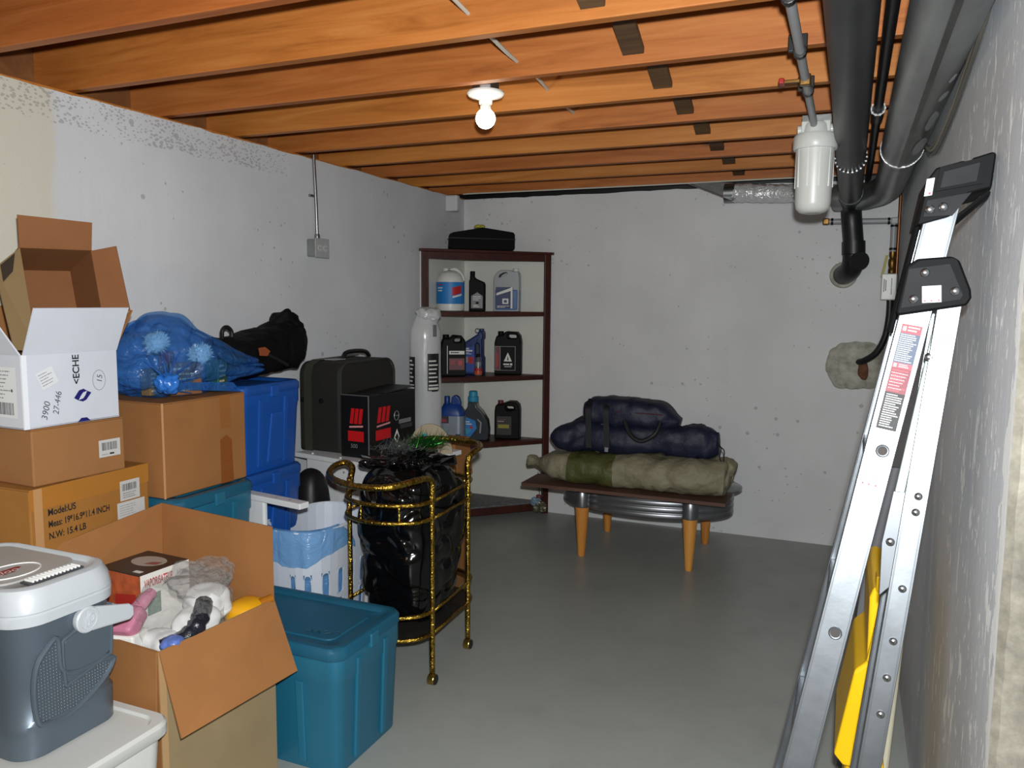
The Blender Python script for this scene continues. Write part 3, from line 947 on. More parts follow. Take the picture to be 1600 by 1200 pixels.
rail_decal('warning_label', 1.195, 1.40, -0.018, 0.018, rects)
rail_decal('safety_sticker', 1.085, 1.11, -0.02, 0.02, [(0, 0, 0.032, 0.03, M_paper)] + lines(0.003, 0.008, 0.029, 0.028, 5, M_inkg, 13) + [(0.003, 0.002, 0.006, 0.005, M_inkr), (0.014, 0.002, 0.017, 0.005, M_inkr), (0.026, 0.002, 0.029, 0.005, M_inkr)])
rail_decal('rating_sticker', 1.355, 1.38, -0.014, 0.014, [(0, 0, 0.028, 0.026, M_paper)] + lines(0.002, 0.004, 0.026, 0.025, 4, M_inkg, 15), rr_, ru, rn, rt)
bm = B()
tube(bm, smooth_path([rr_(1.16 + 0.004 * k, 0) + ru * (0.004 + 0.004 * math.sin(k * 2.3)) + rn * 0.0008 for k in range(16)], 3), 0.0006, 4)
obj('scribble', bm, M_inkg, LD)
# top cap
YC = 0.03
cp = [(0.108, 1.583), (0.122, 1.668), (0.135, 1.688), (0.180, 1.699), (0.187, 1.695), (0.195, 1.703), (0.226, 1.712), (0.231, 1.708), (0.227, 1.648), (0.195, 1.640), (0.166, 1.628), (0.165, 1.600), (0.158, 1.597)]
bm = B(); plate(bm, cp, [], 0.22, (0, YC + 0.11 + 0.07, 0)); cap_ = obj('top_cap', bm, M_cap, LD, bevel=0.004)
pn = [(0.143, 1.650), (0.148, 1.680), (0.206, 1.694), (0.202, 1.660)]
bm = B(); plate(bm, pn, [], 0.003, (0, YC + 0.0695, 0)); obj('cap_panel', bm, M_cap2, cap_)
fr_out = [(0.135, 1.644), (0.141, 1.688), (0.214, 1.703), (0.211, 1.655)]
bm = B(); plate(bm, fr_out, [list(reversed(pn))], 0.008, (0, YC + 0.068, 0)); obj('cap_frame', bm, M_cap, cap_)
lw = [(0.118, 1.598), (0.123, 1.628), (0.195, 1.640), (0.166, 1.600)]
bm = B(); plate(bm, lw, [], 0.004, (0, YC + 0.068, 0)); obj('cap_skirt', bm, M_cap2, cap_)
for x, z in ((0.128, 1.611), (0.150, 1.615)):
    rivet(V(x, YC + 0.064, z), V(0, -1, 0), 0.0085)
bm = B(); slab(bm, [(0.160, YC + 0.1, 1.585), (0.228, YC + 0.1, 1.645), (0.228, YC + 0.13, 1.638), (0.160, YC + 0.13, 1.572)], 0.006); obj('cap_strut', bm, M_cap, cap_)
decal('cap_sticker', cap_, (0.117, YC + 0.0695, 1.636), (0.99, 0, 0.15), (0.1, 0, 1), [(0, 0, 0.0135, 0.032, M_paper)] + lines(0.002, 0.009, 0.012, 0.031, 5, M_inkg, 21) + [(0.007, 0.002, 0.011, 0.006, M_inkr)], lift=0.0012)
bm = B(); tube(bm, [fr(1.38, 0) + V(-0.035, 0.03, 0), fr(1.63, 0) + V(-0.035, 0.03, 0)], 0.006, 8); obj('front_bead', bm, M_cap, LD, smooth=True)

# ---------------------------------------------------------------- yellow case and things behind the ladder
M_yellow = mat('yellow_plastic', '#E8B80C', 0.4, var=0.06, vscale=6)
M_yellow2 = mat('yellow_plastic_deep', '#DDAA0A', 0.45)  # slightly deeper yellow for lower shell, seam and hinge
YCs = thing('tool_case', 'bright yellow plastic tool case standing behind the ladder against the right wall', 'case', (0.155, 2.12, 0.0), R(0))
def case_ring(z, x0, x1, d):
    # section in x (towards room .. wall) and y
    return [V(x0, -d, z), V(x1, -d, z), V(x1, d, z), V(x0, d, z)]
prof = [(-0.118, 0.36), (-0.140, 0.385), (-0.105, 0.60), (-0.080, 0.625), (-0.082, 0.78), (-0.074, 0.805), (-0.06, 0.81), (-0.045, 0.80), (-0.04, 0.79), (-0.045, 0.36)]
prof = [(x, z - 0.02) for x, z in prof]
bm = B(); plate(bm, [(x, z) for x, z in prof], [], 0.34, (0, 0.0, 0)); obj('shell', bm, M_yellow, YCs, bevel=0.012, seg=3)
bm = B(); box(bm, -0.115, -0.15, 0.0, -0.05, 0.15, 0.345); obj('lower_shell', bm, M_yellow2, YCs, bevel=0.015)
bm = B(); plate(bm, [(-0.085, 0.43), (-0.062, 0.6), (-0.056, 0.60), (-0.078, 0.43)], [], 0.004, (0, -0.171, 0)); obj('seam', bm, M_yellow2, YCs)
for z in (0.45, 0.66):
    x = -0.082 + (z - 0.45) * 0.06
    bm = B(); plate(bm, [(x - 0.012, z - 0.05), (x + 0.02, z - 0.05), (x + 0.026, z + 0.06), (x + 0.004, z + 0.06)], [], 0.02, (0, -0.172, 0)); obj('latch', bm, M_yellow, YCs, bevel=0.004)
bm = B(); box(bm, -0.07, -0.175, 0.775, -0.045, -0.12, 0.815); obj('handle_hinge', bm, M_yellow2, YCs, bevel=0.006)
bm = B(); box(bm, -0.10, -0.165, 0.325, -0.03, -0.10, 0.36); obj('foot_clip', bm, M_yellow, YCs, bevel=0.008)
bm = B(); slab(bm, [(0.02, 2.36, 0.0), (0.09, 2.43, 0.98), (0.20, 2.43, 0.98), (0.15, 2.36, 0.0)], 0.02)
tag(obj('grey_board', bm, mat('dark_board', '#55565A', 0.6, var=0.1), bevel=0.002), 'dark grey board propped upright behind the yellow tool case', 'board')
bm = B(); tube(bm, [(0.13, 2.31, 0.0), (0.175, 2.31, 0.95)], 0.022, 12)
tag(obj('white_tube', bm, mat('cream_tube', '#D5D0B8', 0.5), smooth=True), 'pale cream tube standing upright between yellow case and grey board', 'tube')
# ---------------------------------------------------------------- corner shelf
M_mahog = wood_mat('mahogany', '#2A0F08', '#42190D', '#552413', 2.0, rough=0.42, knots=False, axis=(9, 9, 2))
M_shelfpanel = mat('shelf_panel', '#DAD9D0', 0.6, var=0.05, vscale=3)
SH = thing('corner_shelf', 'tall dark mahogany corner shelf with white back panels in the far corner', 'shelf', (XL, YB, 0))
SL = 0.615          # length along either wall
A_, B_ = V(0.035, -SL, 0), V(SL + 0.015, -0.035, 0)     # post positions
def tri(bm, z0, z1, inset=0.0, a=None, b=None):
    pts = [(0.008, -0.008), (0.008, -SL + 0.02), (SL - 0.005, -0.008)] if a is None else a
    loft(bm, [[V(x, y, z) for x, y in pts] for z in (z0, z1)])
dvec = (B_ - A_).normalized()
nvec = V(dvec.y, -dvec.x, 0)      # points towards the room
def bar(bm, p, q, w, z0, z1, t0=-0.01, t1=0.012):
    loft(bm, [[r + nvec * s for r, s in ((p, t0), (q, t0), (q, t1), (p, t1))] and [p + nvec * t0 + V(0, 0, z), q + nvec * t0 + V(0, 0, z), q + nvec * t1 + V(0, 0, z), p + nvec * t1 + V(0, 0, z)] for z in (z0, z1)])
for p in (A_, B_):
    s = 1 if p is A_ else -1
    bm = B(); bar(bm, p - dvec * 0.022 * 1, p + dvec * 0.022, 0, 0.0, 1.735); obj('post', bm, M_mahog, SH, bevel=0.002)
bm = B(); bar(bm, A_ + dvec * 0.022, B_ - dvec * 0.022, 0, 1.69, 1.735); obj('top_rail', bm, M_mahog, SH, bevel=0.002)
bm = B()
pts = [(0.004, -0.004), (0.004, -SL - 0.02), (0.03, -SL - 0.045), (SL + 0.045, -0.03), (SL + 0.05, -0.004)]
loft(bm, [[V(x, y, z) for x, y in pts] for z in (1.735, 1.752)]); obj('top_board', bm, M_mahog, SH, bevel=0.002)
ZS = (1.362, 0.942, 0.508, 0.075)
M_board = mat('shelf_top_grey', '#57504A', 0.6, var=0.2, vscale=20)
for k, z in enumerate(ZS):
    bm = B(); tri(bm, z - 0.02, z); o = obj('shelf', bm, M_mahog if k < 3 else mat('speckled_liner', '#6A6C6E', 0.6, var=0.5, vscale=45), SH)
    bm = B(); bar(bm, A_ + dvec * 0.022, B_ - dvec * 0.022, 0, z - (0.028 if k < 3 else 0.05), z - 0.001, -0.01, 0.006); obj('shelf_edge', bm, M_mahog, o, bevel=0.002)
for nm, ext in (('back_panel', (0.001, -SL, 0.03, 0.007, -0.002, 1.735)), ('back_panel', (0.002, -0.007, 0.03, SL, -0.001, 1.735))):
    boxpart(nm, ext, M_shelfpanel, SH)

def shelf_at(px_y_along, depth, z):
    """point on a shelf: t along the front edge (0 left post .. 1 right post), depth behind it"""
    p = A_.lerp(B_, px_y_along) - nvec * depth
    return V(XL + p.x, YB + p.y, z)
FACE = math.atan2(nvec.x, -nvec.y)      # turns local -Y towards the room, square to the shelf front
FV = math.atan2(2.1, 4.7) - 0.14        # bottles mostly look at the room
# bottle helpers --------------------------------------------------------
def jug(name, label, loc, rotz, outline, hole, t, m, cat='jug', bevel=0.018):
    o = thing(name, label, cat, loc, rotz)
    bm = B(); plate(bm, outline, hole, t); obj('body', bm, m, o, smooth=True, bevel=bevel, seg=3, angle=50)
    return o
def cap_on(parent, x, z0, z1, r, m, name='cap', y=0.0):
    bm = B(); lathe(bm, [(r * 0.96, z0), (r, z0 + 0.002), (r, z1 - 0.003), (r * 0.9, z1)], 18, x, y)
    return obj(name, bm, m, parent, smooth=True)
def arc(cx, cz, rx, rz, a0, a1, n):
    return [(cx + rx * math.cos(R(a0 + (a1 - a0) * i / n)), cz + rz * math.sin(R(a0 + (a1 - a0) * i / n))) for i in range(n + 1)]
def rhole(x0, z0, x1, z1, r, n=3):
    return arc(x1 - r, z1 - r, r, r, 0, 90, n) + arc(x0 + r, z1 - r, r, r, 90, 180, n) + arc(x0 + r, z0 + r, r, r, 180, 270, n) + arc(x1 - r, z0 + r, r, r, 270, 360, n)
M_jb = mat('black_hdpe', '#0B0C0D', 0.6, spec=0.18)
M_jblue = mat('blue_hdpe', '#123C86', 0.4)
M_jblue2 = mat('navy_hdpe', '#22356A', 0.4)
M_lw = mat('label_white', '#DAD9D2', 0.5)
M_lblue = mat('label_blue', '#1E78BE', 0.5)
M_ldark = mat('label_navy', '#1C2C57', 0.5)
M_lred = mat('label_red', '#B21F22', 0.5)
M_lgrey = mat('label_grey', '#8B8C8E', 0.4, 0.3)
M_lor = mat('label_orange', '#C8522A', 0.5)
M_lteal = mat('label_teal', '#2F93B5', 0.5)
M_lyel = mat('label_yellow', '#8E8420', 0.5)
M_lmar = mat('label_maroon', '#5E1D22', 0.5)
# --- top shelf: bleach jug
z = ZS[0] + 0.001
b1 = thing('bleach_jug', 'round white bleach jug with blue and red label on the top shelf', 'jug', shelf_at(0.235, 0.10, z), FV)
bm = B(); lathe(bm, [(0.07, 0), (0.088, 0.006), (0.09, 0.02), (0.09, 0.185), (0.086, 0.21), (0.07, 0.24), (0.045, 0.255), (0.02, 0.262)], 36)
obj('body', bm, mat('jug_white', '#D5D6D2', 0.35), b1, smooth=True)
cap_on(b1, -0.028, 0.25, 0.275, 0.02, M_white_pl)
bm = B(); tube(bm, smooth_path([(0.0, 0, 0.262), (0.03, 0, 0.27), (0.06, 0, 0.25), (0.082, 0, 0.215), (0.084, 0, 0.195)], 5), 0.012, 10); obj('handle', bm, M_white_pl, b1, smooth=True)
bm = B(); lathe(bm, [(0.0906, 0.048), (0.0908, 0.05), (0.0908, 0.184), (0.0906, 0.186)], 36, cap0=False, cap1=False); lb = obj('label_sleeve', bm, M_lblue, b1, smooth=True)
def wrap(parent, r, a0, a1, z0, z1, m, n=8, name='print', sl=0.0):
    bm = B()
    loft(bm, [[V(r * math.sin(R(a)), -r * math.cos(R(a)), zz + sl * (a - a0)) for a in [a0 + (a1 - a0) * i / n for i in range(n + 1)]] for zz in (z0, z1)], closed=False)
    return obj(name, bm, m, parent)
wrap(lb, 0.0912, 18, 60, 0.10, 0.15, M_lred, sl=0.0004)
wrap(lb, 0.0912, 20, 62, 0.085, 0.096, M_lw, sl=0.0004)
wrap(lb, 0.0912, -50, -22, 0.145, 0.152, M_lw); wrap(lb, 0.0912, -48, -24, 0.128, 0.135, M_lw); wrap(lb, 0.0912, -45, -20, 0.165, 0.172, M_lred)
# --- black oil quart
ol = [(-0.052, 0), (0.052, 0), (0.052, 0.175), (0.046, 0.19), (-0.01, 0.215), (-0.018, 0.225), (-0.018, 0.238), (-0.046, 0.238), (-0.046, 0.21), (-0.052, 0.2)]
b2 = jug('oil_bottle', 'slim black motor oil bottle with silver label on the top shelf', shelf_at(0.48, 0.16, z), FV, ol, [], 0.06, M_jb, 'bottle', 0.01)
cap_on(b2, -0.032, 0.236, 0.262, 0.0165, M_jb)
decal('label_front', b2, (-0.036, -0.0305, 0.02), (1, 0, 0), (0, 0, 1), [([(0, 0), (0.076, 0), (0.076, 0.08), (0.04, 0.105), (0, 0.08)], mat('label_silver', '#6E6F70', 0.4, 0.4), 0)] + lines(0.012, 0.05, 0.066, 0.082, 3, M_lw, 4) + lines(0.014, 0.006, 0.062, 0.025, 2, M_lw, 5) + [(0.03, 0.028, 0.05, 0.042, M_jb)])
# --- antifreeze jug: clear grey above, blue below
ol = [(-0.085, 0), (0.085, 0)] + [(0.087, 0.18), (0.085, 0.235), (0.078, 0.262)] + [(0.068, 0.262), (0.045, 0.262), (0.03, 0.27)] + arc(-0.02, 0.205, 0.065, 0.068, 80, 180, 6)
hole = [(-0.052, 0.228), (-0.047, 0.222), (0.0, 0.243), (0.006, 0.25), (0.0, 0.257), (-0.02, 0.254), (-0.045, 0.24)]
b3 = jug('antifreeze_jug', 'blue windshield washer jug with see-through grey top on the top shelf', shelf_at(0.72, 0.13, z), FV, ol, [hole], 0.11, mat('jug_grey_clear', '#8E9296', 0.3), 'jug', 0.016)
cap_on(b3, 0.057, 0.258, 0.284, 0.021, M_white_pl)
ol2 = [(-0.0865, 0.0005), (0.0865, 0.0005), (0.0885, 0.153), (-0.0865, 0.153)]
bm = B(); plate(bm, ol2, [], 0.113); obj('fluid', bm, mat('washer_blue', '#2A5C96', 0.25), b3, bevel=0.017, seg=3, angle=50)
decal('label_front', b3, (-0.07, -0.0568, 0.02), (1, 0, 0), (0, 0, 1), [(0, 0, 0.115, 0.14, M_ldark, 0), ([(0.005, 0.10), (0.1, 0.135), (0.1, 0.115), (0.005, 0.085)], M_lw, 1), (0.045, 0.03, 0.055, 0.065, M_lw), (0.075, 0.03, 0.085, 0.065, M_lw), (0.1, 0.0, 0.112, 0.14, M_lw), (0.055, 0.055, 0.075, 0.065, M_lw), (0.055, 0.03, 0.075, 0.038, M_lw)] + lines(0.01, 0.004, 0.09, 0.02, 2, M_lw, 8))
# --- middle shelf
z = ZS[1] + 0.001
F_ol = [(-0.08, 0), (0.08, 0), (0.08, 0.2), (0.075, 0.235), (0.055, 0.262), (0.0, 0.268), (-0.018, 0.252), (-0.03, 0.248), (-0.062, 0.248), (-0.072, 0.232), (-0.08, 0.2)]
F_hole = rhole(0.005, 0.222, 0.05, 0.25, 0.012)
b4 = jug('oil_jug', 'black oil jug with dark red and white label at the left of the middle shelf', shelf_at(0.26, 0.11, z), FV + 0.25, F_ol, [F_hole], 0.13, M_jb)
cap_on(b4, -0.046, 0.246, 0.27, 0.021, M_jb)
decal('label_front', b4, (-0.03, -0.0655, 0.02), (1, 0, 0), (0, 0, 1), [(0, 0, 0.105, 0.16, M_jb, 0), (0.002, 0.125, 0.1, 0.148, M_lw), (0.002, 0.025, 0.1, 0.1, M_lmar), (0.06, 0.055, 0.085, 0.085, M_lred, 2)] + lines(0.01, 0.06, 0.055, 0.09, 3, M_lred, 3, lay=2) + lines(0.012, 0.13, 0.09, 0.144, 1, M_jb, 3, lay=2) + [(-0.012, 0.0, -0.008, 0.18, M_lgrey)])
ol = [(-0.078, 0), (0.078, 0), (0.078, 0.11), (0.07, 0.125), (0.07, 0.23), (0.078, 0.24), (0.078, 0.29), (0.045, 0.29), (0.04, 0.27), (-0.07, 0.20), (-0.078, 0.18)]
b5 = jug('motor_oil_jug', 'tall slanted navy blue oil jug behind other bottles on the middle shelf', shelf_at(0.46, 0.20, z), FV - 0.05, ol, [rhole(0.028, 0.125, 0.048, 0.205, 0.009)], 0.11, M_jblue2)
cap_on(b5, 0.06, 0.288, 0.305, 0.017, M_jblue2)
bm = B()
ring = [V(0.03 + 0.014 * math.cos(2 * PI * k / 16), 0, 0.292 + 0.014 * math.sin(2 * PI * k / 16)) for k in range(16)]
tube(bm, ring, 0.003, 6, closed=True); obj('pull_ring', bm, M_lgrey, b5)
decal('label_front', b5, (-0.066, -0.0555, 0.02), (1, 0, 0), (0, 0, 1), [(0, 0, 0.088, 0.165, mat('label_mid_blue', '#2D4C9A', 0.5), 0), (0.015, 0.135, 0.075, 0.145, M_lw), (0.01, 0.06, 0.045, 0.1, M_lgrey), (0.048, 0.055, 0.082, 0.1, M_lred)] + lines(0.012, 0.115, 0.08, 0.13, 2, M_lw, 5) + [([(0.02, 0.15), (0.045, 0.16), (0.055, 0.15)], M_lw, 1)])
b6 = thing('additive_bottle', 'tiny clear bottle with orange label standing in front of the navy jug', 'bottle', shelf_at(0.465, 0.10, z), FV)
bm = B(); lathe(bm, [(0.024, 0), (0.027, 0.004), (0.027, 0.03), (0.022, 0.075), (0.02, 0.105), (0.01, 0.12), (0.009, 0.125)], 20); obj('body', bm, mat('clear_grey', '#5C5E60', 0.25), b6, smooth=True)
cap_on(b6, 0, 0.122, 0.142, 0.013, M_jb)
wrap(b6, 0.0275, -75, 75, 0.008, 0.03, M_lor, name='label_band'); wrap(b6, 0.0272, -70, 70, 0.032, 0.05, M_lred, name='label_band'); wrap(b6, 0.0235, -60, 60, 0.062, 0.09, M_lgrey, name='label_band')
F2 = [(-0.088, 0), (0.088, 0), (0.088, 0.22), (0.08, 0.26), (0.06, 0.284), (-0.015, 0.288), (-0.028, 0.274), (-0.035, 0.262), (-0.07, 0.262), (-0.078, 0.25), (-0.088, 0.215)]
b7 = jug('oil_jug', 'black oil jug with white triangle emblem and red side stripe on the middle shelf', shelf_at(0.735, 0.13, z), FV, F2, [rhole(-0.002, 0.242, 0.06, 0.27, 0.012)], 0.12, M_jb)
cap_on(b7, -0.052, 0.26, 0.288, 0.02, M_jb)
decal('label_front', b7, (-0.082, -0.0605, 0.03), (1, 0, 0), (0, 0, 1), [(0, 0, 0.135, 0.16, M_lgrey, 0), (0.002, 0.002, 0.033, 0.158, M_lmar, 1), (0.035, 0.002, 0.133, 0.158, M_jb, 1), ([(0.058, 0.06), (0.112, 0.06), (0.085, 0.12)], M_lw, 2), ([(0.08, 0.068), (0.09, 0.068), (0.085, 0.1)], M_jb, 3), (0.055, 0.036, 0.095, 0.046, M_lw, 2), (0.1, 0.034, 0.115, 0.048, M_lw, 2), (0.062, 0.022, 0.11, 0.029, M_lgrey, 2)])
decal('side_print', b7, (-0.074, -0.0605, 0.05), (1, 0, 0), (0, 0, 1), [(0, 0, 0.006, 0.1, M_lred), (0.01, 0.01, 0.014, 0.09, M_lred)], lift=0.0014)
# --- lower shelf
z = ZS[2] + 0.001
b8 = thing('laundry_jug', 'bright blue laundry jug with silver wrap label on the lower shelf', 'jug', shelf_at(0.25, 0.10, z), FV)
b8.scale = (1.1, 1.1, 1.02)
bm = B(); loft(bm, [rrect(0.07, 0.05, 0.03, 0), rrect(0.076, 0.055, 0.035, 0.008), rrect(0.077, 0.056, 0.036, 0.18), rrect(0.074, 0.054, 0.036, 0.205), rrect(0.055, 0.045, 0.034, 0.235), rrect(0.05, 0.035, 0.03, 0.25)])
obj('body', bm, M_jblue, b8, smooth=True)
cap_on(b8, -0.03, 0.235, 0.297, 0.017, M_jblue)
ol = [(-0.005, 0.24), (0.048, 0.24), (0.055, 0.25), (0.045, 0.29), (0.03, 0.303), (0.01, 0.303), (0.0, 0.29)]
bm = B(); plate(bm, ol, [], 0.045); obj('handle', bm, M_jblue, b8, bevel=0.012, seg=3)
bm = B(); loft(bm, [rrect(0.0778, 0.0568, 0.0365, zz) for zz in (0.03, 0.175)], False, False); lb = obj('label_sleeve', bm, mat('label_silver_blue', '#8C95A0', 0.4, 0.3), b8)
decal('print', lb, (-0.07, -0.0572, 0.03), (1, 0, 0), (0, 0, 1), [(0.0, 0.1, 0.06, 0.145, mat('photo_dark', '#2E2A28', 0.5), 0), ([(0.01, 0.11), (0.035, 0.105), (0.055, 0.112), (0.04, 0.128), (0.02, 0.13)], mat('photo_plum', '#8E2C3E', 0.5), 1), (0.03, 0.0, 0.14, 0.012, M_lw), (0.1, 0.02, 0.13, 0.032, M_ldark)] + lines(0.06, 0.04, 0.1, 0.09, 5, M_lgrey, 6))
b9 = thing('detergent_bottle', 'clear grey detergent bottle with light blue cap on the lower shelf', 'bottle', shelf_at(0.47, 0.16, z), FV)
ol = [(-0.085, 0.01), (-0.075, 0), (0.08, 0), (0.092, 0.015), (0.094, 0.07), (0.085, 0.13), (0.05, 0.19), (0.018, 0.22), (0.012, 0.255), (-0.046, 0.255), (-0.048, 0.22), (-0.075, 0.185), (-0.088, 0.16)]
hl = [(0.0, 0.10), (0.045, 0.085), (0.05, 0.1), (0.035, 0.14), (0.02, 0.15)]
bm = B(); plate(bm, ol, [], 0.1); obj('body', bm, mat('smoky_clear', '#3E4246', 0.2, spec=0.6), b9, smooth=True, bevel=0.02, seg=3, angle=50)
bm = B(); lathe(bm, [(0.034, 0.25), (0.036, 0.262), (0.036, 0.285), (0.03, 0.29), (0.028, 0.32), (0.024, 0.324)], 20, -0.017, 0); obj('cap', bm, M_lteal, b9, smooth=True)
bm = B(); lathe(bm, [(0.032, 0.235), (0.034, 0.25)], 20, -0.017, 0); obj('spout_ring', bm, M_lgrey, b9, smooth=True)
decal('label_front', b9, (-0.08, -0.0505, 0.02), (1, 0, 0), (0, 0, 1), [([(0, 0), (0.05, 0), (0.095, 0.06), (0.085, 0.11), (0.01, 0.14), (0, 0.12)], M_lblue, 0), ([(0.01, 0.03), (0.04, 0.02), (0.06, 0.05), (0.02, 0.06)], M_lteal, 1), ([(0.045, 0.06), (0.065, 0.055), (0.07, 0.07), (0.05, 0.078)], M_lred, 1)] + lines(0.012, 0.08, 0.07, 0.11, 2, M_lw, 5) + [([(0.112, 0.03), (0.122, 0.025), (0.128, 0.1), (0.1, 0.125), (0.098, 0.118), (0.118, 0.096)], M_lgrey, 1)])
F3 = [(-0.085, 0), (0.085, 0), (0.085, 0.195), (0.078, 0.23), (0.055, 0.25), (0.01, 0.252), (-0.025, 0.238), (-0.035, 0.235), (-0.07, 0.235), (-0.08, 0.22), (-0.085, 0.19)]
b10 = jug('oil_jug', 'black oil jug with red cap and faded yellow label on the lower shelf', shelf_at(0.735, 0.13, z), FV, F3, [rhole(-0.012, 0.195, 0.045, 0.225, 0.012)], 0.12, M_jb)
cap_on(b10, -0.05, 0.232, 0.256, 0.019, M_lmar)
decal('label_front', b10, (-0.07, -0.0605, 0.03), (1, 0, 0), (0, 0, 1), [(0, 0, 0.1, 0.125, mat('label_olive_black', '#1F1D12', 0.5), 0), (0.01, 0.045, 0.085, 0.07, M_lyel), (0.005, 0.1, 0.06, 0.106, M_lmar), (0.008, 0.088, 0.05, 0.094, M_lgrey)])
# case on top of the shelf
bk = thing('instrument_case', 'black hard case with a small yellow bow on top of the corner shelf', 'case', (XL + 0.285, YB - 0.33, 1.753), R(38))
ol = [(-0.2, 0), (0.2, 0), (0.21, 0.015), (0.21, 0.10), (0.2, 0.115), (0.0, 0.14), (-0.19, 0.105), (-0.2, 0.095), (-0.205, 0.012)]
bm = B(); plate(bm, ol, [], 0.12); obj('shell', bm, mat('case_black', '#0A0A0B', 0.75, spec=0.15), bk, bevel=0.012, seg=3)
bm = B(); box(bm, -0.207, -0.0615, 0.068, 0.212, 0.0615, 0.072); obj('lid_seam', bm, M_blk, bk)
bw = B()
blob(bw, (-0.025, -0.02, 0.148), (0.022, 0.02, 0.012), 0.3, 60, 1, sub=3)
o = obj('bow', bw, mat('bow_yellow', '#A8A032', 0.6), bk, smooth='all')
bw = B(); blob(bw, (0.003, -0.02, 0.148), (0.02, 0.018, 0.012), 0.3, 60, 4, sub=3); obj('bow', bw, MATS['bow_yellow'], bk, smooth='all')
# tall wrapped roll beside the shelf
M_wrap = mat('clear_wrap', '#C7C9C9', 0.22, var=0.08, vscale=6, bump=0.5, bscale=9, stretch=(1, 1, 0.25), bdist=0.02)
RL = thing('wrapped_roll', 'tall white roll in shiny printed plastic wrap beside the corner shelf', 'roll', (-2.33, 4.16, 0))
bm = B()
rings = []
for i in range(34):
    t = i / 33
    zz = 1.37 * t
    rr0 = 0.092 if t < 0.92 else 0.092 - 0.05 * (t - 0.92) / 0.08
    rings.append([V(math.cos(a) * rr0 * (1 + 0.10 * noise.noise(V(math.cos(a) * 2, math.sin(a) * 2, zz * 3))), math.sin(a) * rr0 * (1 + 0.10 * noise.noise(V(math.cos(a) * 2 + 5, math.sin(a) * 2, zz * 3))), zz) for a in [2 * PI * k / 28 for k in range(28)]])
loft(bm, rings); obj('roll_body', bm, M_wrap, RL, smooth='all')
bm = B(); blob(bm, (0.02, 0, 1.345), (0.075, 0.07, 0.05), 0.25, 18, 2, sub=4, ridge=0.15); obj('gathered_end', bm, M_wrap, RL, smooth='all')
M_print = mat('wrap_print', '#1A1A1B', 0.5)
for a0, a1, z0, z1 in ((-40, -8, 0.90, 1.10), (36, 80, 0.90, 1.12)):
    pn = wrap(RL, 0.1015, a0, a1, z0, z1, M_print, name='print_panel')
    for k in range(7):
        za = z0 + 0.028 + k * 0.024
        wrap(pn, 0.1025, a0 + 4, a1 - 4 - (k * 7 % 11), za, za + 0.009, M_lw, 4, name='print_line')
    wrap(pn, 0.1022, a0 + 3, a1 - 3, z0 + 0.006, z0 + 0.02, M_lw, 4, name='print_line')
wrap(RL, 0.1015, 55, 70, 1.22, 1.29, mat('wrap_print_grey', '#6E7071', 0.5), name='print_panel')
wrap(RL, 0.1015, -40, -10, 0.875, 0.882, M_print, name='print_line'); wrap(RL, 0.1015, -40, -10, 0.852, 0.862, M_print, name='print_line'); wrap(RL, 0.1015, 50, 76, 0.895, 0.911, M_print, name='print_line')
# small trinket hanging on the right post
TR = thing('hanging_trinket', 'small crinkled foil trinket hanging by a string at the foot of the shelf', 'trinket', (-1.845, 4.855, 0.16))
bm = B(); tube(bm, smooth_path([(-0.02, 0.0, 0.14), (-0.015, 0, 0.05), (0.0, 0, -0.05), (0.005, 0, 0.02), (0.005, 0, 0.14)], 5), 0.002, 6); obj('string', bm, M_ink, TR)
bm = B(); blob(bm, (0.0, -0.02, -0.09), (0.045, 0.025, 0.04), 0.4, 30, 3, sub=3, ridge=0.3); obj('foil_scrap', bm, mat('foil_mix', '#6E6B58', 0.35, 0.5, var=0.6, vscale=60), TR)
bm = B(); blob(bm, (-0.03, -0.03, -0.055), (0.03, 0.02, 0.03), 0.3, 40, 5, sub=3); obj('blue_scrap', bm, mat('scrap_blue', '#7C96A8', 0.5, var=0.4, vscale=50), TR)
bm = B(); blob(bm, (-0.005, -0.02, -0.02), (0.02, 0.015, 0.012), 0.3, 40, 7, sub=3); obj('red_scrap', bm, mat('scrap_red', '#6E2A2C', 0.5), TR)

# ---------------------------------------------------------------- oval table with camping bags
M_leg = wood_mat('beech', '#B9762C', '#D0903F', '#DDA659', 1.5, rough=0.4, knots=False, axis=(9, 9, 1))
M_ribm = mat('ribbed_grey_metal', '#8C8E92', 0.35, 0.85, var=0.06)
TB = thing('oval_table', 'low oval table with ribbed grey metal apron and tapered beech legs', 'table', (-1.035, 4.44, 0))
for sx in (-1, 1):
    for sy in (-1, 1):
        bm = B(); lathe(bm, [(0.018, 0), (0.021, 0.01), (0.04, 0.285)], 20, sx * 0.302, sy * 0.262); obj('leg', bm, M_leg, TB, smooth=True)
        bm = B(); lathe(bm, [(0.041, 0.285), (0.043, 0.29), (0.043, 0.375), (0.041, 0.378)], 24, sx * 0.302, sy * 0.262); cl = obj('leg_collar', bm, M_ribm, TB, smooth=True)
        bm = B(); lathe(bm, [(0.04, 0.377), (0.038, 0.386), (0.036, 0.39)], 20, sx * 0.302, sy * 0.262); obj('collar_cap', bm, M_leg, cl, smooth=True)
bm = B()
rings = []
for i in range(41):
    zz = 0.262 + 0.138 * i / 40
    off = 0.008 * abs(math.sin(PI * 4.0 * i / 40)) ** 0.6
    rings.append([V((0.485 + off) * math.cos(a), (0.275 + off) * math.sin(a), zz) for a in [2 * PI * k / 72 for k in range(72)]])
loft(bm, rings); obj('apron', bm, M_ribm, TB, smooth='all')
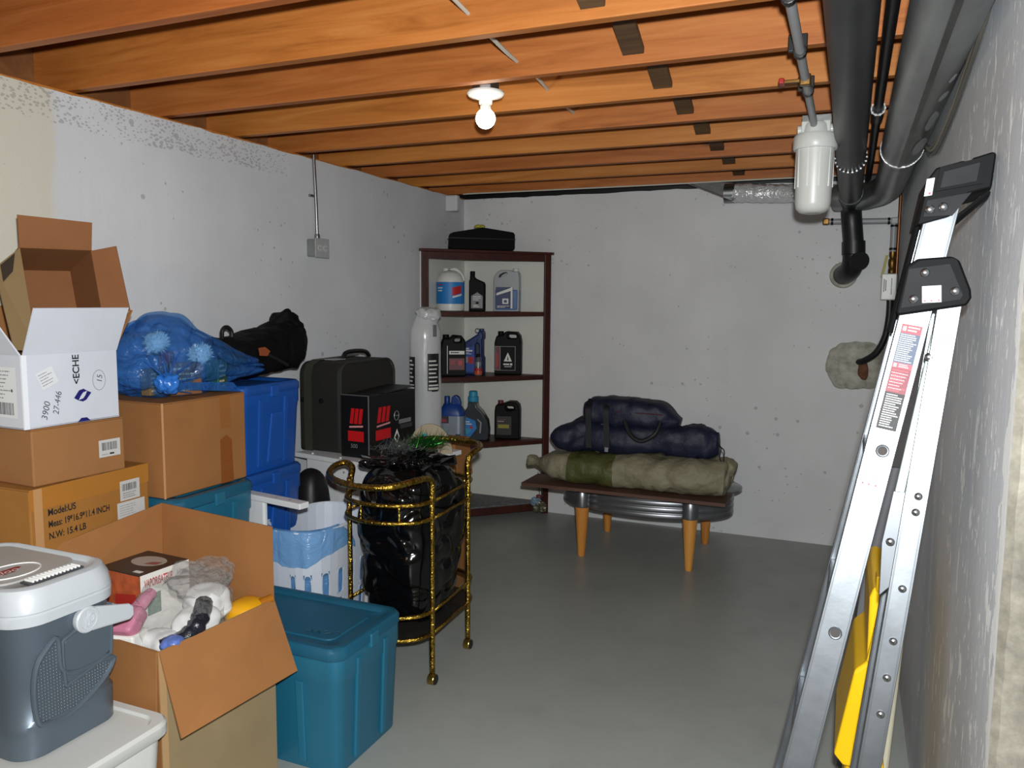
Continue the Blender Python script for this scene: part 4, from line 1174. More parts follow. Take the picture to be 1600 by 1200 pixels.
bm = B(); loft(bm, [[V(0.535 * math.cos(2 * PI * k / 72) * s, 0.335 * math.sin(2 * PI * k / 72) * s, zz) for k in range(72)] for zz, s in ((0.402, 0.99), (0.405, 1.0), (0.415, 1.0), (0.418, 0.99))])
obj('glass_top', bm, mat('smoked_glass', '#5A6063', 0.08, spec=0.6), TB, smooth=True)
M_plank = wood_mat('brown_plank', '#4A3122', '#5E4130', '#6E5040', 2.0, knots=False)
bm = B(); box(bm, -0.55, -0.13, 0, 0.55, 0.13, 0.018)
pk = obj('wooden_board', bm, M_plank, bevel=0.001)
pk.location = (-1.075, 4.10, 0.4195)
tag(pk, 'long brown wooden board lying across the front of the oval table', 'board')
def sack(bm, path, ry, rz, n=28, k=8, amp=0.06, freq=9, seed=0, flat=0.0, pw=2.6):
    """soft bag lofted along a path; ry, rz are radii per path point"""
    pts = smooth_path(path, k)
    m = len(pts)
    rings = []
    for i, p in enumerate(pts):
        t = i / (m - 1) * (len(ry) - 1)
        j = min(int(t), len(ry) - 2)
        f = t - j
        f = f * f * (3 - 2 * f)
        a_, b_ = ry[j] * (1 - f) + ry[j + 1] * f, rz[j] * (1 - f) + rz[j + 1] * f
        tv = (pts[min(i + 1, m - 1)] - pts[max(i - 1, 0)]).normalized()
        sv = tv.cross(V(0, 0, 1)).normalized()
        uv_ = sv.cross(tv)
        ring = []
        for q in range(n):
            an = 2 * PI * q / n
            c_, s_ = math.cos(an), math.sin(an)
            s0 = (abs(c_) ** pw + abs(s_) ** pw) ** (-1 / pw)
            pp = p + sv * (c_ * s0 * a_) + uv_ * (s_ * s0 * b_)
            w_ = 1 + amp * noise.noise(pp * freq + V(seed, seed, 0)) + amp * 0.6 * noise.noise(pp * freq * 2.7 + V(0, seed, 3)) - amp * 0.9 * (1 - abs(noise.noise(pp * freq * 1.2 + V(seed, 7, 0)))) ** 8
            ring.append(p + (pp - p) * w_)
        rings.append(ring)
    return loft(bm, rings)
M_khaki = mat('khaki_nylon', '#7E7961', 0.65, var=0.15, vscale=9, bump=0.9, bscale=9, bdist=0.03)
M_olive = mat('olive_nylon', '#4B4D24', 0.6, var=0.15, vscale=9, bump=0.9, bscale=9, bdist=0.03)
M_navy = mat('navy_nylon', '#10162F', 0.6, var=0.3, vscale=9, bump=0.6, bscale=11, bdist=0.02)
M_navyblk = mat('black_webbing', '#0A0B0E', 0.6)
TBG = thing('tent_bag', 'long khaki tent bag with an olive band lying on the wooden board', 'bag', (-1.06, 4.13, 0.4385))
TPATH = [(-0.54, 0, 0.09), (-0.40, 0, 0.085), (-0.2, 0.0, 0.085), (0.05, 0, 0.09), (0.3, 0, 0.09), (0.49, 0.02, 0.088), (0.53, 0.02, 0.085)]
TRY, TRZ = [0.03, 0.11, 0.125, 0.13, 0.135, 0.125, 0.06], [0.02, 0.08, 0.085, 0.098, 0.095, 0.095, 0.05]
bm = B(); sack(bm, TPATH, TRY, TRZ, seed=1, amp=0.13, freq=7, k=14)
for v_ in bm.verts:
    v_.co.z = max(v_.co.z, 0.001)
obj('bag_body', bm, M_khaki, TBG, smooth='all')
bm = B(); sack(bm, TPATH, TRY, TRZ, seed=1, amp=0.13, freq=7, k=14)
for v_ in bm.verts:
    v_.co.z = max(v_.co.z, 0.0015)
bmesh.ops.delete(bm, geom=[f for f in bm.faces if not (-0.32 < f.calc_center_median().x < -0.065)], context='FACES')
for v_ in bm.verts:
    v_.co += V(0, v_.co.y, v_.co.z - 0.087).normalized() * 0.0035
obj('olive_band', bm, M_olive, TBG, smooth='all')
bm = B(); blob(bm, (-0.56, 0, 0.095), (0.035, 0.045, 0.035), 0.25, 20, 3, sub=3, ridge=0.15); obj('gathered_end', bm, M_khaki, TBG, smooth='all')
bm = B(); blob(bm, (0.48, 0.05, 0.14), (0.08, 0.09, 0.06), 0.25, 12, 6, sub=4, ridge=0.15); obj('open_end', bm, M_khaki, TBG, smooth='all')
CB = thing('chair_bag', 'navy drawstring camp chair bag stretched along the tent bag', 'bag', (-1.0, 4.17, 0.60), 0, 'navy camp bags on the table')
bm = B(); sack(bm, [(-0.50, 0, 0.07), (-0.38, 0, 0.085), (-0.1, 0, 0.09), (0.1, 0.02, 0.10), (0.3, 0.03, 0.10), (0.40, 0.03, 0.105)], [0.05, 0.085, 0.095, 0.085, 0.088, 0.05], [0.045, 0.08, 0.085, 0.085, 0.10, 0.06], seed=4, amp=0.17, freq=8)
obj('bag_body', bm, M_navy, CB, smooth='all')
bm = B(); tube(bm, smooth_path([(0.40, -0.03, 0.115), (0.425, -0.06, 0.09), (0.42, -0.06, 0.04), (0.445, -0.06, -0.01)], 5), 0.003, 6); obj('drawstring', bm, M_navyblk, CB)
bm = B(); tube(bm, smooth_path([(0.40, -0.03, 0.10), (0.44, -0.06, 0.08), (0.44, -0.065, 0.03), (0.45, -0.06, -0.02)], 5), 0.003, 6); obj('drawstring', bm, M_navyblk, CB)
CB2 = thing('chair_bag', 'bulging folded navy bag lying topmost on the pile of camp bags', 'bag', (-1.08, 4.21, 0.765), 0, 'navy camp bags on the table')
bm = B(); sack(bm, [(-0.245, 0, 0.06), (-0.18, 0, 0.065), (0.0, 0, 0.07), (0.15, 0, 0.06), (0.27, 0, 0.025)], [0.07, 0.12, 0.13, 0.12, 0.06], [0.055, 0.083, 0.085, 0.075, 0.03], seed=9, amp=0.12, freq=9, pw=3.2)
obj('bag_body', bm, M_navy, CB2, smooth='all')
for x in (-0.20, -0.10):
    bm = B()
    pts = smooth_path([(x, -0.08, 0.14), (x, -0.135, 0.09), (x + 0.005, -0.14, 0.0), (x + 0.01, -0.145, -0.12)], 6)
    loft(bm, [[p + V(-0.016, 0, 0), p + V(0.016, 0, 0), p + V(0.016, 0.004, 0), p + V(-0.016, 0.004, 0)] for p in pts]); obj('strap', bm, M_navyblk, CB2)
bm = B()
pts = smooth_path([(0.0, -0.125, 0.04), (0.04, -0.145, -0.03), (0.10, -0.15, -0.06), (0.17, -0.145, -0.02), (0.19, -0.11, 0.04)], 6)
tube(bm, pts, 0.012, 8); obj('carry_handle', bm, M_navyblk, CB2, smooth=True)
bm = B(); box(bm, -0.10, -0.150, -0.135, -0.08, -0.142, -0.11); obj('buckle', bm, M_lgrey, CB2, bevel=0.002)
bm = B(); tube(bm, [(-0.05, -0.128, 0.085), (0.2, -0.11, 0.08)], 0.003, 6); obj('zip_piping', bm, mat('dark_red_piping', '#4A1424', 0.5), CB2)
CB3 = thing('chair_bag', 'small navy bag end poking out at the shelf side of the pile', 'bag', (-1.31, 4.13, 0.61), 0, 'navy camp bags on the table')
bm = B(); sack(bm, [(-0.16, 0, 0.05), (-0.12, 0, 0.07), (0.0, 0.05, 0.10), (0.1, 0.08, 0.14)], [0.05, 0.10, 0.10, 0.08], [0.045, 0.075, 0.10, 0.10], seed=14, amp=0.16)
obj('bag_body', bm, M_navy, CB3, smooth='all')
# ---------------------------------------------------------------- cardboard, totes and the rest of the left side
def cardboard(name, col, var=0.1):
    if name in MATS:
        return MATS[name]
    m, nt, p = new_mat(name)
    oc = coords(nt)
    c = rgb(col)
    n1 = noise_(nt, oc, 5, 4)
    col_ = ramp(nt, n1, ((0.3, tuple(x * (1 - var) for x in c[:3]) + (1,)), (0.7, tuple(min(1, x * (1 + var * 0.6)) for x in c[:3]) + (1,))))
    fl_ = noise_(nt, mapping(nt, oc, (60, 60, 1)), 2.0, 2)
    col_ = mixc(nt, math_(nt, 'MULTIPLY', fl_, 0.12), col_, tuple(x * 0.7 for x in c[:3]) + (1,))
    nt.links.new(col_, p.inputs['Base Color'])
    p.inputs['Roughness'].default_value = 0.75
    p.inputs['Specular IOR Level'].default_value = 0.25
    nt.links.new(bump_(nt, fl_, 0.06, 0.002), p.inputs['Normal'])
    MATS[name] = m
    return m
M_card = cardboard('cardboard_brown', '#99683C')
M_card2 = cardboard('cardboard_ochre', '#9C6A31')
M_card3 = cardboard('cardboard_light', '#95683F')
M_cardw = cardboard('cardboard_white', '#C9CDD6', 0.05)
M_cardd = cardboard('cardboard_khaki', '#86704E')
M_kraft = mat('kraft_tape', '#B78A5C', 0.25, spec=0.6)
M_tapebr = mat('brown_tape', '#8A4F26', 0.2, spec=0.7)
M_teal = mat('teal_plastic', '#1F6580', 0.38, var=0.06, vscale=5)
M_teald = mat('teal_plastic_lid', '#19566F', 0.42, var=0.08, vscale=5)
M_tblue = mat('blue_plastic', '#1650A2', 0.4, var=0.06, vscale=5)
M_tblued = mat('blue_plastic_lid', '#164C98', 0.42, var=0.06, vscale=5)
M_wpaint = mat('white_paint', '#D6D8D9', 0.45, var=0.04)

def closed_box(name, label, x0, y0, z0, x1, y1, z1, m, rot=0.0, gap=True):
    cx, cy = (x0 + x1) / 2, (y0 + y1) / 2
    o = thing(name, label, 'box', (cx, cy, z0), rot)
    hx, hy, h = (x1 - x0) / 2, (y1 - y0) / 2, z1 - z0
    bm = B(); box(bm, -hx, -hy, 0, hx, hy, h - 0.004); obj('body', bm, m, o, bevel=0.004, seg=2)
    for s in (-1, 1):
        bm = B(); box(bm, -hx + 0.001, s * 0.0015 if s > 0 else -hy + 0.001, h - 0.004, hx - 0.001, hy - 0.001 if s > 0 else -0.0015, h); obj('top_flap', bm, m, o, bevel=0.001, seg=1)
    return o, hx, hy, h
# --- "Model" carton on its support carton
o, hx, hy, h = closed_box('cardboard_box', 'plain brown carton at the bottom of the stack behind the cooler', -2.465, 1.43, 0.0, -2.06, 1.835, 0.619, M_card)
MU, hx, hy, h = closed_box('shipping_carton', 'taped ochre shipping carton printed with model, measures and weight lines', -2.455, 1.43, 0.620, -2.045, 1.84, 0.907, M_card2, R(1.5))
hx += 0.0005
lettering(MU, 'Model:US', (hx, -hy + 0.052, h - 0.083), (0, 1, 0), (0, 0, 1), 0.027, M_ink, bold=0.0006, stretch=0.85)
lettering(MU, 'Meas: 19*16.9*11.4 INCH', (hx, -hy + 0.052, h - 0.117), (0, 1, 0), (0, 0, 1), 0.027, M_ink, stretch=0.72, bold=0.0006)
lettering(MU, 'N.W: 15.4 LB', (hx, -hy + 0.052, h - 0.151), (0, 1, 0), (0, 0, 1), 0.027, M_ink, bold=0.0006, stretch=0.8)
decal('tape', MU, (hx, -hy + 0.012, 0), (0, 1, 0), (0, 0, 1), [(0, 0, 0.026, h, M_kraft)], lift=0.0006)
decal('tape', MU, (hx, -hy, h - 0.06), (0, 1, 0), (0, 0, 1), [(0, 0, 2 * hy, 0.06, mat('clear_tape', '#A8702F', 0.15, spec=0.7))], lift=0.0005)
decal('tape', MU, (-hx, -0.03, h), (1, 0, 0), (0, 1, 0), [(0, 0, 2 * hx, 0.06, M_kraft)], lift=0.0006)
decal('shipping_sticker', MU, (hx, hy - 0.112, h - 0.10), (0, 1, 0), (0, 0, 1), [(0, 0, 0.075, 0.062, M_paper)] + barcode(0.008, 0.03, 0.062, 0.052, M_ink, 2, 22) + lines(0.01, 0.006, 0.06, 0.026, 3, M_inkg, 2), lift=0.001)
decal('shipping_sticker', MU, (hx, hy - 0.125, h - 0.18), (0, 1, 0), (0, 0, 1), [(0, 0, 0.105, 0.076, M_paper)] + barcode(0.035, 0.008, 0.085, 0.028, M_ink, 3, 20) + lines(0.008, 0.033, 0.09, 0.07, 5, M_inkg, 7, fill=0.25), lift=0.0014)
# --- shallow carton
SBX, hx, hy, h = closed_box('shallow_carton', 'shallow brown carton with a small barcode sticker under the white box', -2.46, 1.475, 0.908, -2.05, 1.765, 1.070, M_card3, R(-3))
decal('barcode_sticker', SBX, (hx, hy - 0.088, 0.048), (0, 1, 0), (0, 0, 1), [(0, 0, 0.072, 0.052, M_paper)] + barcode(0.01, 0.02, 0.062, 0.044, M_ink, 5, 20) + [(0.035, 0.006, 0.05, 0.011, M_ink), (0.008, 0.007, 0.03, 0.009, M_inkg)], lift=0.0012)

def open_box(parent, hx, hy, h, t, m_out, mat_right=None):
    """bottom and four walls, each wall its own part"""
    boxpart('bottom_panel', (-hx, -hy, 0, hx, hy, t), m_out, parent)
    boxpart('side_panel', (hx - t, -hy, 0, hx, hy, h), mat_right or m_out, parent, bevel=0.001)
    boxpart('side_panel', (-hx, -hy, 0, -hx + t, hy, h), m_out, parent, bevel=0.001)
    boxpart('end_panel', (-hx + t, -hy, 0, hx - t, -hy + t, h), m_out, parent, bevel=0.001)
    boxpart('end_panel', (-hx + t, hy - t, 0, hx - t, hy, h), m_out, parent, bevel=0.001)
def flap(parent, p0, p1, q1, q0, m, t=0.004, name='flap'):
    bm = B(); slab(bm, [p0, p1, q1, q0], t)
    return obj(name, bm, m, parent)
# --- white open carton with an empty brown carton set inside
WB = thing('white_carton', 'open white carton with handwriting and navy emblem near the top of the stack', 'box', (-2.26, 1.605, 1.0715), R(-2))
hx, hy, h = 0.205, 0.148, 0.205
open_box(WB, hx, hy, h, 0.004, M_cardw)
boxpart('lining', (-hx + 0.005, -hy + 0.005, 0.005, hx - 0.005, hy - 0.005, 0.012), M_card, WB)
f1 = flap(WB, (hx, -hy + 0.004, h), (hx, hy, h), (hx + 0.045, hy + 0.012, h + 0.128), (hx + 0.045, -hy + 0.012, h + 0.128), M_cardw)
flap(WB, (hx - 0.003, hy - 0.002, h), (hx - 0.013, hy - 0.002, h), (hx + 0.03, hy + 0.03, h + 0.12), (hx + 0.040, hy + 0.03, h + 0.12), M_card, 0.004)
flap(WB, (-hx, -hy, h), (hx - 0.004, -hy, h), (hx - 0.03, -hy - 0.06, h + 0.115), (-hx, -hy - 0.06, h + 0.115), M_cardw)
flap(WB, (-hx, hy, h), (-hx, -hy, h), (-hx, -hy, h + 0.13), (-hx, hy, h + 0.13), M_card)
M_pen = mat('pen_ink', '#4A4B52', 0.6)
M_navyink = mat('ink_navy', '#1B1A66', 0.5)
X_ = hx + 0.0006
lettering(WB, '<ECHE', (X_, 0.02, 0.112), (0, 0, 1), (0, -1, 0), 0.029, M_ink, bold=0.0006, stretch=0.98)
lettering(WB, '3900', (X_, -0.085, 0.018), (0, 0.25, 1), (0, -1, 0.25), 0.026, M_pen, shear=0.2)
lettering(WB, '27-446', (X_, -0.05, 0.03), (0, 0.2, 1), (0, -1, 0.2), 0.026, M_pen, stretch=0.9, shear=0.2)
lettering(WB, '15', (X_, 0.092, 0.108), (0, 0.1, 1), (0, -1, 0.1), 0.025, M_pen, shear=0.2)
bm = B(); tube(bm, [V(X_, 0.084 + 0.021 * math.cos(2 * PI * k / 24), 0.118 + 0.03 * math.sin(2 * PI * k / 24)) for k in range(24)], 0.0009, 5, closed=True); obj('ink_circle', bm, M_inkg, WB)
def emb(cy, cz, s):
    a = [(-1, -0.2), (-0.4, 0.55), (0.1, 0.68), (0.5, 0.45), (1, 0.2), (0.4, -0.5), (0.0, -0.66), (-0.5, -0.5)]
    b = [(0.05, 0.30), (0.52, 0.42), (0.28, -0.02), (0.02, -0.32), (-0.5, -0.46), (-0.25, -0.05)]
    return [([(cy + x * s, cz + y * s) for x, y in a], M_navyink, 1), ([(cy + x * s, cz + y * s) for x, y in b], M_cardw, 2)]
decal('emblem', WB, (X_, 0, 0), (0, 1, 0), (0, 0, 1), emb(0.028, 0.078, 0.028), lift=0.0008)
decal('emblem', WB, (X_, 0, 0), (0, 1, 0), (0, 0, 1), [([(0.008, 0.001), (0.05, 0.001), (0.038, 0.012), (0.02, 0.012)], M_navyink, 1)], lift=0.0008)
decal('shipping_sticker', WB, (X_, -0.092, 0.105), (0, 0.92, 0.38), (0, -0.38, 0.92), [(0, 0, 0.052, 0.05, mat('sticker_old', '#D7DADC', 0.4))] + lines(0.004, 0.006, 0.046, 0.046, 5, M_inkg, 12, fill=0.3), lift=0.0008)
decal('address_label', WB, (hx - 0.17, -hy - 0.0003, 0.03), (1, 0, 0), (0, 0, 1), [(0, 0, 0.145, 0.14, mat('sticker_old', '#D7DADC'))] + barcode(0.06, 0.008, 0.13, 0.042, M_ink, 8, 22) + lines(0.01, 0.05, 0.13, 0.135, 8, M_inkg, 14, fill=0.3) + [(0.122, 0.072, 0.128, 0.08, M_ink)], lift=0.0008)
bm = B(); box(bm, hx - 0.0045, -hy - 0.0008, 0, hx + 0.0008, -hy + 0.014, h); obj('corner_strip', bm, mat('white_corner', '#E2E6EC', 0.4), WB)
# empty brown carton lying in it, mouth towards the room
M_inner = cardboard('cardboard_inner_shade', '#835634')  # darker brown puts the carton's inner shading into the colour
IB = thing('empty_carton', 'empty brown carton with spread flaps lying inside the white carton', 'box', (-2.27, 1.63, 1.265))
eo = V(0.90, -0.32, 0.30).normalized()          # mouth direction
ew = V(0.30, 0.954, 0.0).normalized(); ew = (ew - eo * ew.dot(eo)).normalized()
eh = eo.cross(ew); eh = eh if eh.z > 0 else -eh
Cc = V(0.13, 0.022, 0.165)                      # centre of the mouth
wW, wH, dp = 0.098, 0.155, 0.20
def ib(a, b, c):
    return Cc + ew * a + eh * b + eo * c
def ibp(name, pts, m=None, t=0.004):
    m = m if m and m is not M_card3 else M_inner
    bm = B(); slab(bm, [ib(*p) for p in pts], t); return obj(name, bm, m, IB)
ibp('bottom_panel', [(-wW, -wH, -dp), (wW, -wH, -dp), (wW, wH, -dp), (-wW, wH, -dp)], M_card3)
ibp('bottom_flap', [(-wW, -wH * 0.98, -dp + 0.005), (wW, -wH * 0.98, -dp + 0.005), (wW, -0.003, -dp + 0.005), (-wW, -0.003, -dp + 0.005)], M_card3)
ibp('bottom_flap', [(-wW, wH * 0.98, -dp + 0.005), (wW, wH * 0.98, -dp + 0.005), (wW, 0.003, -dp + 0.005), (-wW, 0.003, -dp + 0.005)], M_card3)
ibp('side_panel', [(-wW, wH, -dp), (wW, wH, -dp), (wW, wH, 0), (-wW, wH, 0)])
ibp('side_panel', [(-wW, -wH, -dp), (wW, -wH, -dp), (wW, -wH, 0), (-wW, -wH, 0)])
ibp('side_panel', [(wW, -wH, -dp), (wW, wH, -dp), (wW, wH, 0), (wW, -wH, 0)])
ibp('side_panel', [(-wW, -wH, -dp), (-wW, wH, -dp), (-wW, wH, 0), (-wW, -wH, 0)])
ibp('flap', [(-wW, wH, 0), (wW, wH, 0), (wW * 1.02, wH + 0.075, 0.035), (-wW * 1.02, wH + 0.085, 0.035)], M_card3)
ibp('flap', [(wW, -wH * 0.35, 0), (wW, wH * 0.98, 0), (wW + 0.055, wH * 0.98, 0.05), (wW + 0.062, -wH * 0.35, 0.05)], M_card3)
lf = ibp('flap', [(-wW, -wH, 0), (-wW, wH * 0.98, 0), (-wW - 0.075, wH * 0.55, 0.015), (-wW - 0.062, -wH, 0.02)], M_cardd)
ibp('flap', [(-wW, -wH + 0.004, -0.002), (wW, -wH + 0.004, -0.002), (wW, -wH + 0.055, -0.075), (-wW, -wH + 0.055, -0.075)])
ibp('print_patch', [(-wW - 0.016, wH * 0.86, 0.0085), (-wW - 0.060, wH * 0.60, 0.0175), (-wW - 0.060, wH * 0.28, 0.019), (-wW - 0.03, wH * 0.50, 0.0125)], mat('carton_print', '#2E2418', 0.7), 0.001)
# --- teal totes
def tote(name, label, loc, rot, hw_, hd, h, m, ml, group, lip=0.022, latch=True, cat='tote'):
    o = thing(name, label, cat, loc, rot, group)
    bm = B()
    rg = [(0.84, 0, 0.03), (0.855, 0.006, 0.03), (0.93, h * 0.72, 0.035), (0.955, h * 0.74, 0.035), (0.965, h - 0.035, 0.04)]
    loft(bm, [rrect(hw_ - (1 - s) * hd * 0.85, hd - (1 - s) * hd * 0.85, r, zz, 5) for s, zz, r in rg])
    obj('bin', bm, m, o, smooth=True)
    bm = B()
    loft(bm, [rrect(hw_ * 0.985, hd * 0.985, 0.045, h - 0.04, 5), rrect(hw_, hd, 0.05, h - 0.036, 5), rrect(hw_, hd, 0.05, h - 0.012, 5), rrect(hw_ - 0.008, hd - 0.008, 0.045, h - 0.002, 5), rrect(hw_ - 0.02, hd - 0.02, 0.04, h, 5), rrect(hw_ - 0.035, hd - 0.035, 0.035, h - 0.002, 5), rrect(hw_ - 0.045, hd - 0.045, 0.03, h - 0.012, 5), rrect(hw_ - 0.08, hd - 0.075, 0.03, h - 0.013, 5), rrect(hw_ - 0.083, hd - 0.078, 0.028, h - 0.009, 5)])
    ld = obj('lid', bm, ml, o, smooth=True)
    for s in (-1, 1):
        bm = B(); box(bm, s * (hw_ - 0.003) - 0.009, -0.022, h - 0.055, s * (hw_ - 0.003) + 0.009, 0.022, h - 0.01); obj('latch', bm, m, o, bevel=0.004)
        for y in (-0.4, 0.4):
            bm = B(); loft(bm, [[V(s * (hw_ - (1 - k) * hd * 0.85) + dx, y * hd + dy, zz) for dx, dy in ((-0.006, -0.012), (0.006, -0.012), (0.006, 0.012), (-0.006, 0.012))] for k, zz in ((0.87, 0.02), (0.958, h - 0.06))]); obj('rib', bm, m, o, bevel=0.003)
        for x in (-0.5, 0.0, 0.5):
            bm = B(); loft(bm, [[V(x * hw_ + dx, s * (hd - (1 - k) * hd * 0.85) + dy, zz) for dx, dy in ((-0.014, -0.005), (0.014, -0.005), (0.014, 0.005), (-0.014, 0.005))] for k, zz in ((0.87, 0.02), (0.935, h * 0.70))]); obj('rib', bm, m, o, bevel=0.003)
    return o
tt = tote('storage_tote', 'teal lidded storage tote on the floor in front of the gold cart', (-1.635, 2.04, 0), R(0), 0.305, 0.188, 0.405, M_teal, M_teald, 'teal storage totes')
for k, (x, y) in enumerate(((0.19, -0.09), (0.205, -0.085))):
    pass
bm = B()
for k in range(9):
    x = 0.11 + k * 0.013
    tube(bm, [(x, -0.085 + 0.01 * math.sin(k * 2.1) + k * 0.003, 0.3975), (x + 0.012, -0.08 + 0.012 * math.sin(k * 3.7) + k * 0.003, 0.3975)], 0.0016, 5)
obj('marker_scribble', bm, mat('marker', '#0E3644', 0.6), tt)
tote('storage_tote', 'lower teal tote hidden under the upright teal tote by the wall', (-2.21, 2.055, 0), 0, 0.255, 0.19, 0.392, M_teal, M_teald, 'teal storage totes')
tote('storage_tote', 'teal lidded tote carrying the big brown carton', (-2.21, 2.055, 0.393), 0, 0.255, 0.19, 0.392, M_teal, M_teald, 'teal storage totes')
# --- big brown carton
BB, hx, hy, h = closed_box('moving_carton', 'big brown carton with a strip of packing tape carrying the blue bag', -2.43, 1.875, 0.786, -2.005, 2.245, 1.098, M_card, R(-1))
decal('tape', BB, (hx, 0.02, 0), (0, 1, 0), (0, 0, 1), [([(0.04, 0), (0.10, 0), (0.095, h * 0.48), (0.07, h * 0.55), (0.04, h * 0.5)], M_tapebr, 0), ([(0.045, h * 0.62), (0.095, h * 0.62), (0.09, h), (0.042, h)], mat('brown_tape_faint', '#96602F', 0.3, spec=0.6), 1)], lift=0.0006)
bm = B(); box(bm, hx - 0.003, -hy - 0.001, 0, hx + 0.001, -hy + 0.004, h); obj('corner_crease', bm, mat('card_edge', '#C08F62', 0.7), BB)
# --- blue totes
for k, (zz, lb) in enumerate(((0.0, 'lowest blue tote on the floor by the left wall'), (0.382, 'middle blue tote with lid under another blue tote'), (0.764, 'topmost bright blue tote carrying the black duffel bag'))):
    bt = tote('storage_bin', lb, (-2.262, 2.47, zz), 0, 0.205, 0.185, 0.382 if k < 2 else 0.345, M_tblue, M_tblued, 'stacked blue totes')
    hB = 0.382 if k < 2 else 0.345
    bm = B(); box(bm, 0.196, -0.02, hB - 0.034, 0.208, 0.02, hB - 0.010); obj('label_patch', bm, mat('pale_blue_patch', '#3F83D8', 0.4), bt, bevel=0.002)
    bm = B(); loft(bm, [[V(x, y, z) for x, y, z in q] for q in (((0.176, -0.03, 0.03), (0.176, 0.10, 0.03), (0.19, 0.10, 0.03), (0.19, -0.03, 0.03)), ((0.19, -0.01, hB - 0.12), (0.19, 0.09, hB - 0.12), (0.199, 0.09, hB - 0.12), (0.199, -0.01, hB - 0.12)))]); obj('panel_rib', bm, M_tblue, bt, bevel=0.006)
# --- white rail piece and white cabinet
WR = thing('white_rail_stand', 'narrow white painted rail with screw holes on a slim white panel beside the blue totes', 'stand', (-2.03, 2.27, 0), R(-9))
boxpart('top_rail', (0.0, -0.02, 0.70, 0.30, 0.025, 0.722), M_wpaint, WR, bevel=0.003)
boxpart('panel', (0.0, -0.008, 0.0, 0.10, 0.012, 0.70), M_wpaint, WR, bevel=0.006)
for x in (0.16, 0.23):
    bm = B(); lathe(bm, [(0.005, 0.7221), (0.005, 0.7226)], 10, x, 0.0); obj('screw_hole', bm, M_inkg, WR)
WC = thing('white_cabinet', 'low white cabinet with overhanging top carrying suitcase and black box', 'cabinet', (-2.36, 2.965, 0), R(-10.5))
boxpart('top_board', (0.0, 0.0, 0.70, 0.60, 0.5, 0.722), M_wpaint, WC, bevel=0.003)
boxpart('front_panel', (0.06, 0.02, 0.0, 0.45, 0.04, 0.70), M_wpaint, WC, bevel=0.002)
boxpart('side_panel', (0.06, 0.04, 0.0, 0.08, 0.49, 0.70), M_wpaint, WC)
boxpart('side_panel', (0.43, 0.04, 0.0, 0.45, 0.49, 0.70), M_wpaint, WC)
for x, z in ((0.36, 0.63), (0.30, 0.66)):
    bm = B(); lathe(bm, [(0.006, 0), (0.006, 0.001)], 12); q = obj('screw_hole', bm, M_inkg, WC); q.rotation_euler = (R(90), 0, 0); q.location = (x, 0.02, z)
for x in (0.10, 0.28, 0.40):
    bm = B(); lathe(bm, [(0.006, 0.722), (0.005, 0.727), (0.001, 0.729)], 10, x, 0.02); obj('screw_head', bm, M_wpaint, WC, smooth=True)
bm = B(); blob(bm, (0, 0, 0.345), (0.075, 0.085, 0.345), 0.04, 5, 2, p=3.0, sub=4, zmin=0.0)
rb = obj('black_sack', bm, mat('black_vinyl', '#0C0C0D', 0.5, bump=0.3, bscale=12), smooth='all')
rb.location = (-2.13, 2.785, 0.0)
tag(rb, 'upright rounded black sack squeezed between blue totes and white cabinet', 'sack')
# --- suitcase
M_scase = mat('suitcase_cloth', '#1B1A16', 0.75, var=0.15, vscale=20, bump=0.2, bscale=150)
M_strap = mat('olive_strap', '#34342A', 0.6)
SU = thing('suitcase', 'dark charcoal soft suitcase standing upright on the white cabinet by the wall', 'suitcase', (-2.255, 3.235, 0.7225), R(-3))
bm = B()
loft(bm, [[V(x, y, z) for (y, z) in [(-0.21, 0.0), (0.23, 0.0)] + arc(0.15, 0.345, 0.08, 0.08, 0, 90, 6) + arc(-0.15, 0.36, 0.06, 0.06, 90, 180, 6)] for x in (-0.115, 0.125)])
obj('shell', bm, M_scase, SU, bevel=0.014, seg=3, angle=60, smooth=True)
pts_ = [V(0.128, y, z) for (y, z) in [(-0.205, 0.005), (0.225, 0.005)] + arc(0.15, 0.345, 0.077, 0.077, 0, 90, 6) + arc(-0.15, 0.36, 0.057, 0.057, 90, 180, 6)]
bm = B(); tube(bm, pts_, 0.005, 6, closed=True); obj('piping', bm, mat('suitcase_piping', '#2F2E29', 0.5), SU, smooth=True)
for x in (-0.055,):
    bm = B()
    loop = [V(x, y * 1.012, z) for (y, z) in [(-0.212, 0.0), (-0.213, 0.2), (-0.213, 0.36), (-0.195, 0.405), (-0.15, 0.424), (0.15, 0.43)]]
    loft(bm, [[p + V(-0.022, 0, 0), p + V(0.022, 0, 0), p + V(0.022, -0.003, 0.003), p + V(-0.022, -0.003, 0.003)] for p in loop]); obj('strap', bm, M_strap, SU)
bm = B(); tube(bm, smooth_path([(0.0, -0.02, 0.425), (0.0, 0.0, 0.452), (0.0, 0.08, 0.458), (0.0, 0.16, 0.45), (0.0, 0.19, 0.425)], 5), 0.011, 8); obj('carry_handle', bm, M_blk, SU, smooth=True)
bm = B(); box(bm, -0.05, -0.12, 0.424, 0.03, -0.04, 0.428); obj('luggage_tag', bm, mat('tag_grey', '#8E9092', 0.4), SU)
for x, z in ((-0.09, 0.24), (0.02, 0.24)):
    bm = B(); lathe(bm, [(0.012, 0), (0.012, 0.006), (0.004, 0.008)], 12); q = obj('stud', bm, M_blk, SU, smooth=True); q.rotation_euler = (R(90), 0, 0); q.location = (x, -0.211, z)
